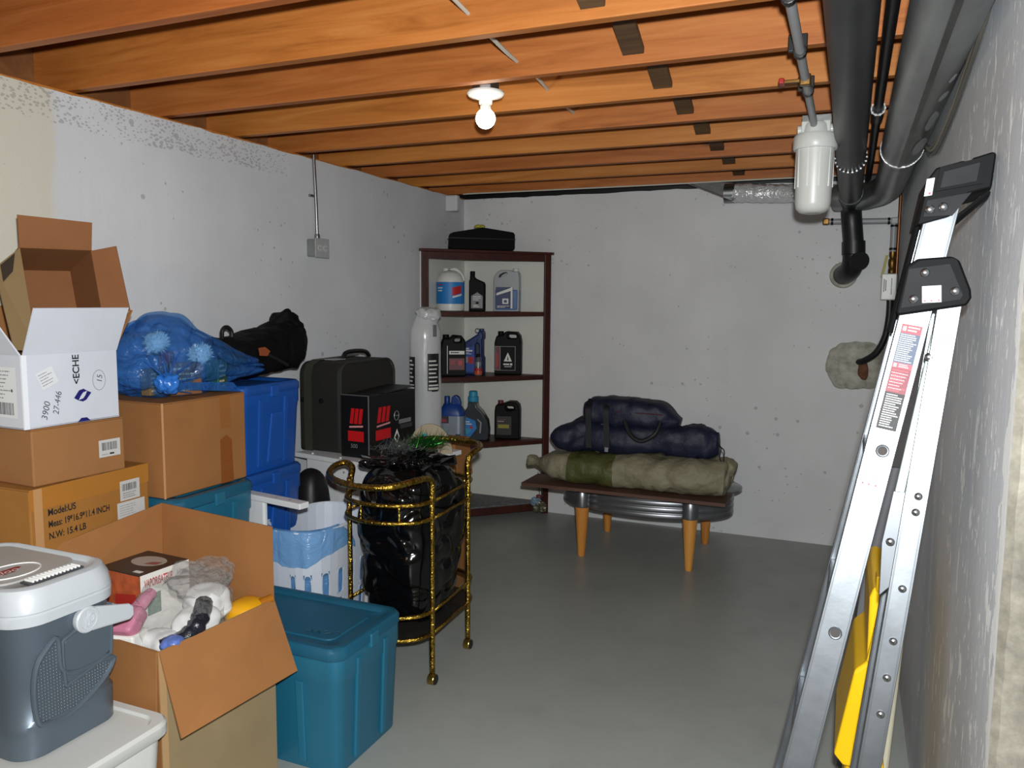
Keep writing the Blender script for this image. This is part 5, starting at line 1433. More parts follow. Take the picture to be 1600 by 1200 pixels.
# --- black box with red stripes
KB = thing('black_gift_box', 'black box printed with slanted red bars beside the suitcase', 'box', (-2.015, 3.155, 0.7225), R(-4))
M_kbox = mat('black_box', '#0D0E10', 0.45)
hx, hy, h = 0.078, 0.185, 0.284
boxpart('body', (-hx, -hy, 0, hx, hy, h), M_kbox, KB, bevel=0.003)
bm = B(); slab(bm, [(-hx, -hy + 0.12, h + 0.001), (hx, -hy + 0.12, h + 0.001), (hx, hy, h + 0.014), (-hx, hy, h + 0.014)], 0.003); obj('top_flap', bm, M_kbox, KB)
M_redp = mat('red_print', '#C0151A', 0.45)
M_edge = mat('worn_edge', '#55565A', 0.6)
bm = B(); tube(bm, [(hx - 0.001, -hy + 0.001, 0), (hx - 0.001, -hy + 0.001, h)], 0.003, 6); tube(bm, [(-hx, -hy + 0.001, h), (hx, -hy + 0.001, h)], 0.0025, 6); obj('worn_edges', bm, M_edge, KB)
def bars(w0, s):
    out = []
    for k in range(3):
        a = w0 + k * 0.028 * s
        out.append(([(a, 0.155), (a + 0.022 * s, 0.155), (a + 0.034 * s, 0.225), (a + 0.012 * s, 0.225)], M_redp, 0))
    out.append(([(w0 - 0.002, 0.135), (w0 + 0.088 * s, 0.142), (w0 + 0.088 * s, 0.15), (w0 - 0.002, 0.143)], mat('pink_print', '#D08A8E', 0.5), 0))
    out.append(([(w0 - 0.01, 0.075), (w0 + 0.092 * s, 0.075), (w0 + 0.092 * s, 0.122), (w0 - 0.01, 0.122)], M_redp, 0))
    return out
decal('print', KB, (hx, -hy, 0), (0, 1, 0), (0, 0, 1), bars(0.06, 1.15) + [(0.205, 0.17, 0.235, 0.174, M_lgrey), (0.23, 0.13, 0.33, 0.15, M_lgrey), (0.24, 0.105, 0.34, 0.125, mat('print_dark_grey', '#3A3B3D', 0.5)), ([(0.19, 0.07), (0.215, 0.11), (0.235, 0.07), (0.215, 0.04)], M_lw, 0), ([(0.2, 0.07), (0.215, 0.09), (0.228, 0.07), (0.215, 0.05)], M_kbox, 1)], lift=0.0006)
bm = B(); tube(bm, [V(hx + 0.0006, -hy + 0.212 + 0.018 * math.cos(2 * PI * k / 20), 0.172 + 0.022 * math.sin(2 * PI * k / 20)) for k in range(20)], 0.0018, 5, closed=True); obj('ring_print', bm, M_lgrey, KB)
decal('print', KB, (-hx, -hy, 0), (1, 0, 0), (0, 0, 1), bars(0.05, 0.85), lift=0.0006)
lettering(KB, '500', (-hx + 0.055, -hy, 0.045), (1, 0, 0), (0, 0, 1), 0.026, M_lgrey)
lettering(KB, '500', (hx, -hy + 0.07, 0.03), (0, 1, 0), (0, 0, 1), 0.03, M_lgrey)
# --- beige half-round card and brown carton behind the cart
HC = thing('half_round_card', 'beige half-round card with a teal triangle leaning behind the gold cart', 'card', (-1.775, 3.21, 0.7225), R(22))
bm = B(); plate(bm, arc(0, 0.0, 0.105, 0.14, 0, 180, 16), [], 0.012); obj('card_body', bm, mat('beige_card', '#9C8F78', 0.7), HC)
decal('triangle_print', HC, (0, -0.0062, 0), (1, 0, 0), (0, 0, 1), [([(-0.08, 0.05), (0.02, 0.05), (-0.025, 0.10)], mat('teal_print', '#3F9FB0', 0.6), 0)], lift=0.0006)
o, hx, hy, h = closed_box('cardboard_box', 'upright brown carton standing behind the gold cart', -1.98, 3.40, 0.0, -1.745, 3.56, 0.75, M_card, R(0))
flap(o, (hx, -hy, h - 0.001), (hx, hy, h - 0.001), (hx + 0.02, hy, h - 0.19), (hx + 0.02, -hy, h - 0.19), M_card)
# ---------------------------------------------------------------- open carton in front with its contents
OB = thing('open_carton', 'open brown carton with flaps spread wide in front of the teal tote', 'box', (-1.7735, 1.624, 0), R(-4))
hx, hy, h = 0.235, 0.2, 0.552
open_box(OB, hx, hy, h, 0.004, M_card, mat_right=cardboard('cardboard_tan', '#93805F'))
flap(OB, (hx, -hy, h), (hx, hy, h), (hx + 0.098, hy - 0.015, h - 0.192), (hx + 0.085, -hy - 0.012, h - 0.2), M_card)
flap(OB, (-hx, hy, h), (hx, hy, h), (hx - 0.012, hy + 0.012, h + 0.215), (-hx - 0.02, hy + 0.02, h + 0.225), M_card)
flap(OB, (-hx, -hy, h), (-hx, hy - 0.004, h), (-hx - 0.02, hy + 0.018, h + 0.225), (-hx - 0.03, -hy + 0.01, h + 0.175), M_card)
flap(OB, (-hx + 0.004, -hy - 0.003, h), (hx - 0.004, -hy - 0.003, h), (hx - 0.004, -hy - 0.012, h - 0.19), (-hx + 0.004, -hy - 0.012, h - 0.19), M_card)
bm = B(); box(bm, hx - 0.001, -hy - 0.0012, 0, hx + 0.0012, -hy + 0.018, h - 0.002); obj('corner_tape', bm, mat('tan_tape', '#AF8C62', 0.4), OB)
# packing paper that fills the carton up to its contents
bm = B()
N = 18
vs = [[bm.verts.new((-hx + 0.006 + (2 * hx - 0.012) * i / N, -hy + 0.006 + (2 * hy - 0.012) * j / N, 0.40 + 0.03 * noise.noise(V(i * 0.5, j * 0.5, 1)))) for j in range(N + 1)] for i in range(N + 1)]
for i in range(N):
    for j in range(N):
        bm.faces.new((vs[i][j], vs[i + 1][j], vs[i + 1][j + 1], vs[i][j + 1]))
o = obj('packing_paper', bm, mat('packing_paper', '#8B7256', 0.8, var=0.2), solid=0.004, smooth='all')
o.location = OB.location; o.rotation_euler = OB.rotation_euler
tag(o, 'crumpled tan packing paper filling the open carton', 'paper')
# vaporizer box
VB = thing('vaporizer_box', 'printed white and dark red appliance box standing inside the open carton', 'box', (-1.835, 1.625, 0.43), R(-3))
hx2, hy2, h2 = 0.085, 0.083, 0.245
boxpart('body', (-hx2, -hy2, 0, hx2, hy2, h2), mat('box_dark_brown', '#2E2220', 0.4), VB, bevel=0.001)
decal('front_panel', VB, (hx2, -hy2, 0), (0, 1, 0), (0, 0, 1), [(0, 0, 2 * hy2, h2, mat('box_white', '#D8D5CE', 0.4))], lift=0.0005)
lettering(VB, 'VAPORISATEUR', (hx2, -hy2 + 0.012, h2 - 0.038), (0, 1, 0), (0, 0, 1), 0.032, M_lred, stretch=0.43, bold=0.0006)
lettering(VB, "à l'eau", (hx2, -hy2 + 0.122, h2 - 0.03), (0, 1, 0), (0, 0, 1), 0.02, M_ink, stretch=0.62)
decal('picture', VB, (hx2, -hy2 + 0.02, h2 - 0.12), (0, 1, 0), (0, 0, 1), [(0, 0, 0.045, 0.06, mat('print_sage', '#6E7F72', 0.5))], lift=0.001)
M_p1 = mat('print_orange', '#B4552E', 0.4, var=0.45, vscale=22)
decal('side_panel', VB, (-hx2, -hy2, 0), (1, 0, 0), (0, 0, 1), [(0, 0, 2 * hx2, h2 - 0.002, M_p1), ([(0.06, 0.13), (0.16, 0.15), (0.15, 0.19), (0.07, 0.18)], mat('print_red', '#A3271F', 0.4), 1), ([(0.11, 0.08), (0.15, 0.10), (0.16, 0.14), (0.12, 0.13)], mat('print_plum', '#3A1A1E', 0.4), 1), ([(0.03, 0.03), (0.10, 0.02), (0.09, 0.08), (0.04, 0.09)], mat('print_light_orange', '#D07A42', 0.4), 2)], lift=0.0005)
decal('top_picture', VB, (-hx2, -hy2, h2), (1, 0, 0), (0, 1, 0), [(0, 0, 2 * hx2, 2 * hy2, mat('box_dark_brown', '#2E2220')), ([(0.085 + 0.058 * math.cos(2 * PI * k / 20), 0.10 + 0.04 * math.sin(2 * PI * k / 20)) for k in range(20)], mat('print_pale', '#A59C92', 0.4), 1), ([(0.09, 0.075), (0.13, 0.085), (0.13, 0.11), (0.10, 0.10)], mat('print_rose', '#8E4A4A', 0.4), 2), (0.12, 0.015, 0.15, 0.03, M_lw, 1)], lift=0.0005)
# clear bag of white foam and dark trim
def thin_film(name, col, fac=0.35, rough=0.12, bscale=22, bstr=0.9, tint=None):
    m, nt, p = new_mat(name)
    out = nt.nodes['Material Output']
    p.inputs['Base Color'].default_value = rgb(col)
    p.inputs['Roughness'].default_value = rough
    p.inputs['Specular IOR Level'].default_value = 0.8
    b = bump_(nt, noise_(nt, coords(nt), bscale, 4, 0.6, 1.0), bstr, 0.02)
    nt.links.new(b, p.inputs['Normal'])
    tr = nd(nt, 'ShaderNodeBsdfTransparent')
    c = rgb(col)
    tr.inputs[0].default_value = tint or (0.93, 0.93, 0.93, 1)
    mx = nd(nt, 'ShaderNodeMixShader')
    mx.inputs[0].default_value = fac
    nt.links.new(tr.outputs[0], mx.inputs[1])
    nt.links.new(p.outputs[0], mx.inputs[2])
    nt.links.new(mx.outputs[0], out.inputs[0])
    MATS[name] = m
    return m
M_clear = thin_film('clear_film', '#E2E2E0', 0.12, 0.06, bscale=55, bstr=1.0)
CBG = thing('clear_bag', 'crinkled clear plastic bag spilling over the edge of the open carton', 'bag', (-1.66, 1.60, 0.47))
bm = B(); blob(bm, (0.0, 0.0, 0.085), (0.115, 0.155, 0.125), 0.22, 9, 8, sub=5, ridge=0.14); obj('film', bm, M_clear, CBG)
bm = B(); blob(bm, (0.01, 0.06, 0.175), (0.07, 0.09, 0.055), 0.35, 14, 3, sub=4, ridge=0.25); obj('bunched_neck', bm, M_clear, CBG)
M_foam = mat('white_foam', '#E4E4E2', 0.6, var=0.05, bump=0.3, bscale=20)
for k, (c, r, s) in enumerate((((-1.645, 1.665, 0.575), (0.06, 0.055, 0.05), 1), ((-1.615, 1.60, 0.545), (0.05, 0.06, 0.045), 2), ((-1.655, 1.51, 0.515), (0.055, 0.045, 0.035), 3))):
    bm = B(); blob(bm, (0, 0, 0), r, 0.2, 14, s, p=2.8, sub=4)
    o = obj('foam_piece', bm, M_foam, smooth='all'); o.location = c
    tag(o, ('crumpled white foam lump highest inside the clear bag', 'crumpled white foam lump in the middle of the clear bag', 'crumpled white foam lump nearest the carton edge in the clear bag')[k], 'foam', 'foam in the clear bag')
bm = B(); tube(bm, smooth_path([(-1.60, 1.61, 0.60), (-1.575, 1.575, 0.585), (-1.565, 1.54, 0.56), (-1.575, 1.50, 0.54), (-1.60, 1.46, 0.53)], 6), 0.024, 10, rf=lambda t: 1 + 0.25 * noise.noise(V(t * 14, 1, 2)))
tag(obj('dark_trim', bm, mat('dark_trim', '#191B24', 0.3, bump=0.8, bscale=90), smooth='all'), 'knobbly dark braided trim inside the clear bag', 'trim')
bm = B(); blob(bm, (-1.575, 1.475, 0.545), (0.028, 0.03, 0.02), 0.2, 30, 6, sub=3); tag(obj('blue_wrapper', bm, mat('blue_white_print', '#5C74B8', 0.4, var=0.5, vscale=60), smooth='all'), 'small blue and white wrapper at the corner of the open carton', 'wrapper')
PK = thing('pink_bottle', 'pink spout bottle with white base standing in the open carton', 'bottle', (-1.715, 1.455, 0.46), R(15))
bm = B(); slab(bm, [(-0.03, -0.03, 0.10), (0.035, -0.03, 0.10), (0.04, 0.03, 0.15), (-0.02, 0.03, 0.15)], 0.05); obj('pink_body', bm, mat('pink_plastic', '#B87088', 0.5), PK, bevel=0.012, seg=3)
bm = B(); tube(bm, smooth_path([(0.0, 0.01, 0.125), (0.015, 0.05, 0.16), (0.02, 0.085, 0.175)], 5), 0.022, 12, rf=lambda t: 1 - 0.3 * t); obj('spout', bm, MATS['pink_plastic'], PK, smooth=True)
bm = B(); box(bm, -0.045, -0.035, 0.0, 0.04, 0.035, 0.10); obj('white_base', bm, M_lw, PK, bevel=0.006)
YT = thing('yellow_toy', 'yellow plastic piece in the far corner of the open carton', 'toy', (-1.575, 1.75, 0.46))
bm = B(); blob(bm, (0, 0, 0.05), (0.05, 0.06, 0.055), 0.06, 12, 4, p=3.2, sub=3); obj('yellow_body', bm, mat('yellow_toy', '#D79A10', 0.4), YT, smooth='all')
bm = B(); tube(bm, [(0.03, 0.02, 0.09), (0.045, 0.055, 0.095)], 0.013, 10); obj('yellow_tip', bm, mat('amber_tip', '#9A5E0C', 0.4), YT, smooth=True)

# ---------------------------------------------------------------- white bin and cooler
WBN = thing('white_bin', 'white lidded plastic bin under the grey cooler', 'bin', (-1.735, 1.165, 0))
bm = B(); loft(bm, [rrect(0.225, 0.175, 0.04, 0, 5), rrect(0.25, 0.2, 0.05, 0.385, 5)]); obj('tub', bm, M_white_pl, WBN, smooth=True)
bm = B(); loft(bm, [rrect(0.258, 0.212, 0.05, 0.38, 5), rrect(0.262, 0.215, 0.05, 0.385, 5), rrect(0.262, 0.215, 0.05, 0.408, 5), rrect(0.255, 0.208, 0.045, 0.416, 5), rrect(0.235, 0.188, 0.04, 0.416, 5), rrect(0.23, 0.183, 0.04, 0.410, 5)]); obj('lid', bm, mat('bin_lid', '#C4C5C1', 0.45), WBN, smooth=True)
M_cool = mat('cooler_gunmetal', '#5F6B76', 0.36, 0.45, var=0.05)
M_coolw = mat('cooler_white', '#B4B9BD', 0.4)
M_coolm = None
m, nt, p = new_mat('cooler_mesh')
vo = nd(nt, 'ShaderNodeTexVoronoi'); vo.inputs['Scale'].default_value = 135; vo.inputs['Randomness'].default_value = 0.0
nt.links.new(mapping(nt, coords(nt), (1, 1, 1), (0.0, 0, 0)), vo.inputs['Vector'])
rp = ramp(nt, vo.outputs['Distance'], ((0.25, (1, 1, 1)), (0.4, (0, 0, 0))))
nt.links.new(mixc(nt, rp, rgb('#55606A'), rgb('#A9B4BE')), p.inputs['Base Color'])
p.inputs['Roughness'].default_value = 0.35; p.inputs['Metallic'].default_value = 0.35
nt.links.new(bump_(nt, rp, 0.8, 0.004), p.inputs['Normal'])
M_coolm = m
CO = thing('cooler', 'gunmetal grey cooler with white lid and swing handle on the white bin', 'cooler', (-1.815, 1.215, 0.4168), R(0))
cx, cy = 0.215, 0.132
KY = cy / 0.172
bm = B()
rg = [(0.97, 0.0, 0.06), (0.985, 0.012, 0.07), (1.0, 0.05, 0.075), (1.0, 0.075, 0.075), (0.965, 0.083, 0.07), (0.96, 0.16, 0.07), (0.965, 0.24, 0.07), (0.985, 0.31, 0.075)]
loft(bm, [rrect(cx * s, cy * s, r * 0.9, z, 8) for s, z, r in rg]); obj('body', bm, M_cool, CO, smooth=True)
bm = B()
rg = [(0.985, 0.300, 0.075), (1.03, 0.304, 0.08), (1.035, 0.326, 0.08), (1.025, 0.3285, 0.08), (1.025, 0.331, 0.08), (1.035, 0.333, 0.08), (1.02, 0.362, 0.085), (0.97, 0.382, 0.085), (0.90, 0.386, 0.075), (0.86, 0.384, 0.07), (0.80, 0.376, 0.06)]
loft(bm, [rrect(cx * s, cy * s, r * 0.9, z, 8) for s, z, r in rg]); ld = obj('lid', bm, M_coolw, CO, smooth=True)
bm = B(); loft(bm, [rrect(cx * 0.68, cy * 0.8, 0.05, z, 6, -0.03) for z in (0.374, 0.3805)]); obj('lid_panel', bm, mat('cooler_lid_grey', '#A4A3A0', 0.4), ld, smooth=True)
for k in range(13):
    y = (-0.075 + k * 0.0125) * KY
    bm = B(); box(bm, 0.138, y, 0.382, 0.168, y + 0.0045, 0.3895 - abs(k - 6) * 0.0002); obj('grip_rib', bm, M_porc, ld, bevel=0.002)
bm = B(); box(bm, 0.136, -0.086 * KY, 0.379, 0.170, 0.09 * KY, 0.3835); obj('grip_recess', bm, mat('cooler_grip_dark', '#3C3E42', 0.5), ld, bevel=0.001)
bm = B(); tube(bm, [V(0.045 + 0.05 * math.cos(2 * PI * k / 28), (-0.03 + 0.085 * math.sin(2 * PI * k / 28)) * KY, 0.381) for k in range(28)], 0.002, 6, closed=True); obj('emblem_ring', bm, M_porc, ld)
decal('warning_sticker', CO, (0.055, -0.095, 0.3807), (0, 1, 0), (-1, 0, 0), [([(0.0, 0.0), (0.075, 0.0), (0.105, 0.022), (0.10, 0.03), (0, 0.03)], mat('cooler_sticker', '#8E1F22', 0.5), 0)] + lines(0.01, 0.004, 0.08, 0.028, 3, mat('sticker_pink', '#B86A6A', 0.5), 3, fill=0.25), lift=0.0008)
lettering(ld, 'Igloo', (0.052, -0.07, 0.381), (0, 1, 0), (-1, 0, 0), 0.032, M_porc, lift=0.0008, shear=0.3)
def co_x(z):
    return cx * 0.965
# swoosh-framed mesh and smooth window on the room-side end
ox = cx * 0.965
msh = [(y * KY, z) for y, z in [(-0.125, 0.035), (-0.10, 0.018), (-0.02, 0.014), (0.085, 0.05), (0.13, 0.085), (0.12, 0.10), (0.0, 0.105), (-0.045, 0.13), (-0.052, 0.20), (-0.09, 0.185), (-0.12, 0.155), (-0.132, 0.10)]]
bm = B(); plate(bm, msh, [], 0.004, (ox + 0.003, 0, 0.055), (0, 1, 0), (0, 0, 1)); obj('mesh_panel', bm, M_coolm, CO)
fr2 = smooth_path([V(ox + 0.005, y, z + 0.055) for y, z in msh], 4, closed=True)
bm = B(); tube(bm, fr2, 0.0065, 8, closed=True); obj('mesh_frame', bm, M_cool, CO, smooth=True)
wn = [(y * KY, z) for y, z in [(-0.035, 0.105), (-0.02, 0.095), (0.10, 0.118), (0.125, 0.13), (0.127, 0.235), (0.115, 0.238), (-0.02, 0.205), (-0.038, 0.19)]]
bm = B(); plate(bm, wn, [], 0.006, (ox + 0.004, 0, 0.045), (0, 1, 0), (0, 0, 1)); obj('window_panel', bm, mat('cooler_window', '#5C6872', 0.4, 0.4), CO, bevel=0.004)
bm = B(); tube(bm, smooth_path([V(ox + 0.007, y, z + 0.045) for y, z in wn], 3, closed=True), 0.0045, 8, closed=True); obj('window_frame', bm, M_cool, CO, smooth=True)
for s in (1, -1):
    bm = B(); lathe(bm, [(0.029, 0), (0.031, 0.004), (0.031, 0.014), (0.028, 0.017), (0.022, 0.017), (0.021, 0.0155), (0.002, 0.0155)], 32)
    q = obj('handle_pivot', bm, M_coolw, CO, smooth=True); q.rotation_euler = (0, R(90 * s), 0); q.location = (s * (cx * 0.98), 0.03, 0.275)
    bm = B(); plate(bm, [(0.015, 0.247), (0.03, 0.304), (0.06, 0.297), (0.145, 0.272), (0.155, 0.264), (0.155, 0.238), (0.145, 0.232)], [], 0.012, (s * (cx * 0.98 + 0.010), 0, 0), (0, 1, 0), (0, 0, 1)); obj('handle_arm', bm, M_coolw, CO, bevel=0.004)
bm = B(); tube(bm, [(-cx * 1.0, 0.143, 0.252), (cx * 1.0, 0.143, 0.252)], 0.012, 12); obj('handle_bar', bm, M_coolw, CO, smooth=True)
bm = B(); tube(bm, smooth_path([V(cx * 0.98 + 0.0175, 0.03 + y, 0.275 + z) for y, z in ((-0.008, 0.012), (-0.008, -0.008), (-0.004, -0.013), (0.0, -0.008), (0.0, 0.008), (0.006, 0.014), (0.013, 0.009), (0.012, -0.002), (0.006, -0.006))], 4), 0.0016, 6); obj('pivot_emblem', bm, M_coolw, CO)

# ---------------------------------------------------------------- hamper with blue liner
HX, HY = 0.155, 0.225
HM = thing('laundry_hamper', 'tall white slotted laundry hamper lined with a blue bag', 'hamper', (-1.925, 2.555, 0))
M_ham = mat('hamper_white', '#C9CFDA', 0.45)
def ham(z):
    k = 0.82 + 0.18 * z / 0.565
    return HX * k, HY * k
def ham_pt(a, z, off=0.0):
    hx_, hy_ = ham(z)
    p_ = 3.2
    c, s = math.cos(a), math.sin(a)
    r = (abs(c) ** p_ + abs(s) ** p_) ** (-1 / p_)
    return V(c * r * (hx_ + off), s * r * (hy_ + off), z)
bm = B()
NA, ZR = 36, [0.0, 0.05, 0.16, 0.17, 0.28, 0.29, 0.40, 0.42, 0.50, 0.565]
slotrows = {1, 3, 5}
for i in range(NA):
    a0, a1 = 2 * PI * i / NA, 2 * PI * (i + 1) / NA
    for j in range(len(ZR) - 1):
        z0, z1 = ZR[j], ZR[j + 1]
        quad = [ham_pt(a0, z0), ham_pt(a1, z0), ham_pt(a1, z1), ham_pt(a0, z1)]
        amid = (a0 + a1) / 2
        corner = not (math.cos(amid) > 0.72 or (math.sin(amid) < -0.7 and math.cos(amid) > 0.25))
        if j in slotrows and i % 2 == 0 and not corner:
            # capsule-shaped opening inside the cell
            def bil(u, v):
                return quad[0].lerp(quad[1], u).lerp(quad[3].lerp(quad[2], u), v)
            inner, outer = [], []
            for k in range(12):
                an = 2 * PI * k / 12
                cu, cv = math.cos(an), math.sin(an)
                inner.append(bil(0.5 + 0.40 * cu, 0.5 + (0.34 if cv > 0.01 else -0.34 if cv < -0.01 else 0) + 0.12 * cv))
                mx_ = max(abs(cu), abs(cv))
                outer.append(bil(0.5 + 0.5 * cu / mx_, 0.5 + 0.5 * cv / mx_))
            vi = [bm.verts.new(q) for q in inner]; vo_ = [bm.verts.new(q) for q in outer]
            for k in range(12):
                bm.faces.new((vi[k], vi[(k + 1) % 12], vo_[(k + 1) % 12], vo_[k]))
        else:
            bm.faces.new([bm.verts.new(q) for q in quad])
bmesh.ops.remove_doubles(bm, verts=bm.verts, dist=0.0003)
obj('basket', bm, M_ham, HM, solid=0.003)
bm = B(); loft(bm, [[ham_pt(2 * PI * k / 48, 0.004, -0.002) for k in range(48)], [ham_pt(2 * PI * k / 48, 0.008, -0.002) for k in range(48)]]); obj('base', bm, M_ham, HM)
bm = B(); tube(bm, [ham_pt(2 * PI * k / 48, 0.565, 0.003) for k in range(48)], 0.006, 8, closed=True); obj('rim', bm, M_ham, HM, smooth=True)
M_liner = thin_film('blue_liner_film', '#7DB2E2', 0.45, 0.22, 12, 0.8, (0.6, 0.79, 0.98, 1))
bm = B()
vv_ = []
for k in range(72):
    a = 2 * PI * k / 72
    near = max(0.0, min(1.0, 0.35 - 1.3 * math.sin(a) + 0.25 * math.cos(a)))       # 1 on the side towards the room's front
    zt = 0.455 + 0.122 * near
    hang = (0.04 + 0.085 * (0.5 + 0.5 * math.cos((a - 4.95) * 1.6)) + 0.02 * noise.noise(V(math.cos(a) * 2, math.sin(a) * 2, 3))) * near
    wv = 0.008 * noise.noise(V(math.cos(a) * 6, math.sin(a) * 6, 1))
    out = -0.010 + 0.022 * near
    col_ = [ham_pt(a, 0.05, -0.012), ham_pt(a, 0.25, -0.010), ham_pt(a, 0.40, -0.009), ham_pt(a, zt - 0.008, -0.007), ham_pt(a, zt, out * 0.3 - 0.003), ham_pt(a, zt - 0.012, out + wv * near)]
    for t in (0.33, 0.66, 1.0):
        col_.append(ham_pt(a, max(zt - 0.012 - hang * t, 0.1), out + 0.002 + (wv * (1 + t) + 0.006 * t) * near))
    vv_.append([bm.verts.new(q) for q in col_])
for k in range(72):
    A2, B2 = vv_[k], vv_[(k + 1) % 72]
    for j in range(len(A2) - 1):
        bm.faces.new((A2[j], B2[j], B2[j + 1], A2[j + 1]))
tag(obj('bin_liner', bm, M_liner, smooth='all'), 'translucent blue plastic liner folded over the rim of the white hamper', 'bag').location = HM.location

# ---------------------------------------------------------------- gold bar cart
m, nt, p = new_mat('gold_bamboo')
p.inputs['Metallic'].default_value = 1.0
p.inputs['Roughness'].default_value = 0.24
n_ = noise_(nt, coords(nt), 70, 3, 0.6)
nt.links.new(ramp(nt, n_, ((0.35, rgb('#7E6422')), (0.65, rgb('#C9A648')))), p.inputs['Base Color'])
nt.links.new(bump_(nt, noise_(nt, coords(nt), 110, 2), 0.9, 0.006), p.inputs['Normal'])
M_gold = m
M_dglass = mat('dark_shelf_glass', '#2A2826', 0.1, spec=0.6)
CT = thing('bar_cart', 'gold rope-textured bar cart on casters holding a black garbage bag', 'cart', (0, 0, 0))
PA, PB, PC, PD = V(-1.375, 2.5, 0), V(-1.39, 2.83, 0), V(-1.735, 2.5, 0), V(-1.735, 2.83, 0)
for P_, zt in ((PA, 0.775), (PB, 0.81), (PC, 0.755), (PD, 0.775)):
    bm = B(); tube(bm, [P_ + V(0, 0, 0.045 + (zt - 0.045) * k / 24) for k in range(25)], 0.0105, 10, rf=lambda t: 1 + 0.12 * math.sin(t * 150)); obj('post', bm, M_gold, CT, smooth='all')
    bm = B(); tube(bm, [P_ + V(-0.014, 0, 0.021), P_ + V(0.014, 0, 0.021)], 0.021, 18); cs = obj('caster', bm, mat('caster_gold', '#A58A45', 0.25, 0.9), CT, bevel=0.003)
    bm = B(); tube(bm, [P_ + V(0.0142, 0, 0.021), P_ + V(0.0155, 0, 0.021)], 0.0185, 18); obj('wheel_face', bm, M_blk, cs)
near_b = [PA, V(-1.41, 2.425, 0), V(-1.50, 2.375, 0), V(-1.60, 2.375, 0), V(-1.69, 2.42, 0), PC]
far_b = [PB, V(-1.42, 2.91, 0), V(-1.51, 2.955, 0), V(-1.61, 2.955, 0), V(-1.70, 2.91, 0), PD]
for z in (0.70, 0.635, 0.283, 0.197):
    r_ = 0.0085
    for pth in (near_b, far_b):
        bm = B(); tube(bm, [q + V(0, 0, z) for q in smooth_path(pth, 8)], r_, 8); obj('end_rail', bm, M_gold, CT, smooth='all')
    for a, b in ((PA, PB), (PC, PD)):
        bm = B(); tube(bm, [a + V(0, 0, z), b + V(0, 0, z)], 0.0065, 8); obj('side_rail', bm, M_gold, CT, smooth='all')
for pth in (near_b, far_b):
    for f in (0.3, 0.62):
        sp_ = smooth_path(pth, 8); q = sp_[int(f * (len(sp_) - 1))]
        bm = B(); tube(bm, [q + V(0, 0, 0.635), q + V(0, 0, 0.70)], 0.004, 6); obj('rail_rod', bm, M_gold, CT)
poly = smooth_path(near_b, 6) + list(reversed(smooth_path(far_b, 6)))
for z in (0.195,):
    bm = B(); loft(bm, [[V(q.x * 0.985 - 1.56 * 0.015, q.y * 0.985 + 2.665 * 0.015, z + dz) for q in poly] for dz in (0, 0.006)]); obj('shelf_glass', bm, M_dglass, CT)
hn = [PA + V(0, 0, 0.70), PA + V(0, 0, 0.765), V(-1.378, 2.47, 0.792), V(-1.388, 2.39, 0.797), V(-1.44, 2.30, 0.79), V(-1.545, 2.285, 0.785), V(-1.68, 2.335, 0.785), V(-1.775, 2.43, 0.785), V(-1.818, 2.53, 0.79), V(-1.80, 2.57, 0.795), V(-1.755, 2.55, 0.785), V(-1.737, 2.515, 0.755), PC + V(0, 0, 0.70)]
bm = B(); tube(bm, smooth_path(hn, 8), 0.012, 10, rf=lambda t: 1 + 0.08 * math.sin(t * 260)); obj('push_handle', bm, M_gold, CT, smooth='all')
hn = [PD + V(0, 0, 0.72), PD + V(0, 0.0, 0.775), V(-1.74, 2.88, 0.81), V(-1.725, 2.95, 0.825), V(-1.66, 3.03, 0.83), V(-1.53, 3.04, 0.83), V(-1.44, 3.01, 0.83), V(-1.385, 2.93, 0.83), V(-1.382, 2.86, 0.82), PB + V(0, 0, 0.79), PB + V(0, 0, 0.72)]
bm = B(); tube(bm, smooth_path(hn, 8), 0.012, 10, rf=lambda t: 1 + 0.08 * math.sin(t * 260)); obj('push_handle', bm, M_gold, CT, smooth='all')
# garbage bag
M_gbag = mat('garbage_film', '#07080A', 0.13, spec=0.5, bump=0.5, bscale=5, stretch=(1, 1, 0.22), bdist=0.05)
GB = thing('garbage_bag', 'shiny black garbage bag standing in the gold bar cart', 'bag', (-1.555, 2.665, 0.202))
def pinch(q):
    t = (q.z + 0.31) / 0.62
    k = 0.95 + 0.15 * min(1, max(0, t)) ** 0.8
    f = 1 + 0.018 * math.sin(math.atan2(q.y, q.x) * 9 + q.z * 9)
    return V(q.x * k * f, q.y * k * f, q.z)
bm = B(); blob(bm, (0, 0, 0.295), (0.156, 0.20, 0.31), 0.06, 5, 5, p=4.0, sub=6, zmin=0.001, ridge=0.09, sfun=pinch); obj('bag_body', bm, M_gbag, GB, smooth='all')
bm = B(); blob(bm, (-0.02, 0.02, 0.59), (0.15, 0.18, 0.045), 0.4, 11, 9, p=2.2, sub=5, ridge=0.3); obj('ruffled_top', bm, M_gbag, GB, smooth='all')
for k, (a, l) in enumerate(((3.3, 0.10), (0.4, 0.06), (5.6, 0.07), (1.9, 0.07))):
    bm = B()
    d = V(math.cos(a), math.sin(a), 0)
    s_ = V(-d.y, d.x, 0)
    slab(bm, [d * 0.09 - s_ * 0.05 + V(0, 0, 0.595), d * 0.09 + s_ * 0.05 + V(0, 0, 0.605), d * (0.11 + l) + s_ * 0.02 + V(0, 0, 0.625), d * (0.12 + l) - s_ * 0.03 + V(0, 0, 0.60)], 0.004); obj('bag_ear', bm, M_gbag, GB)
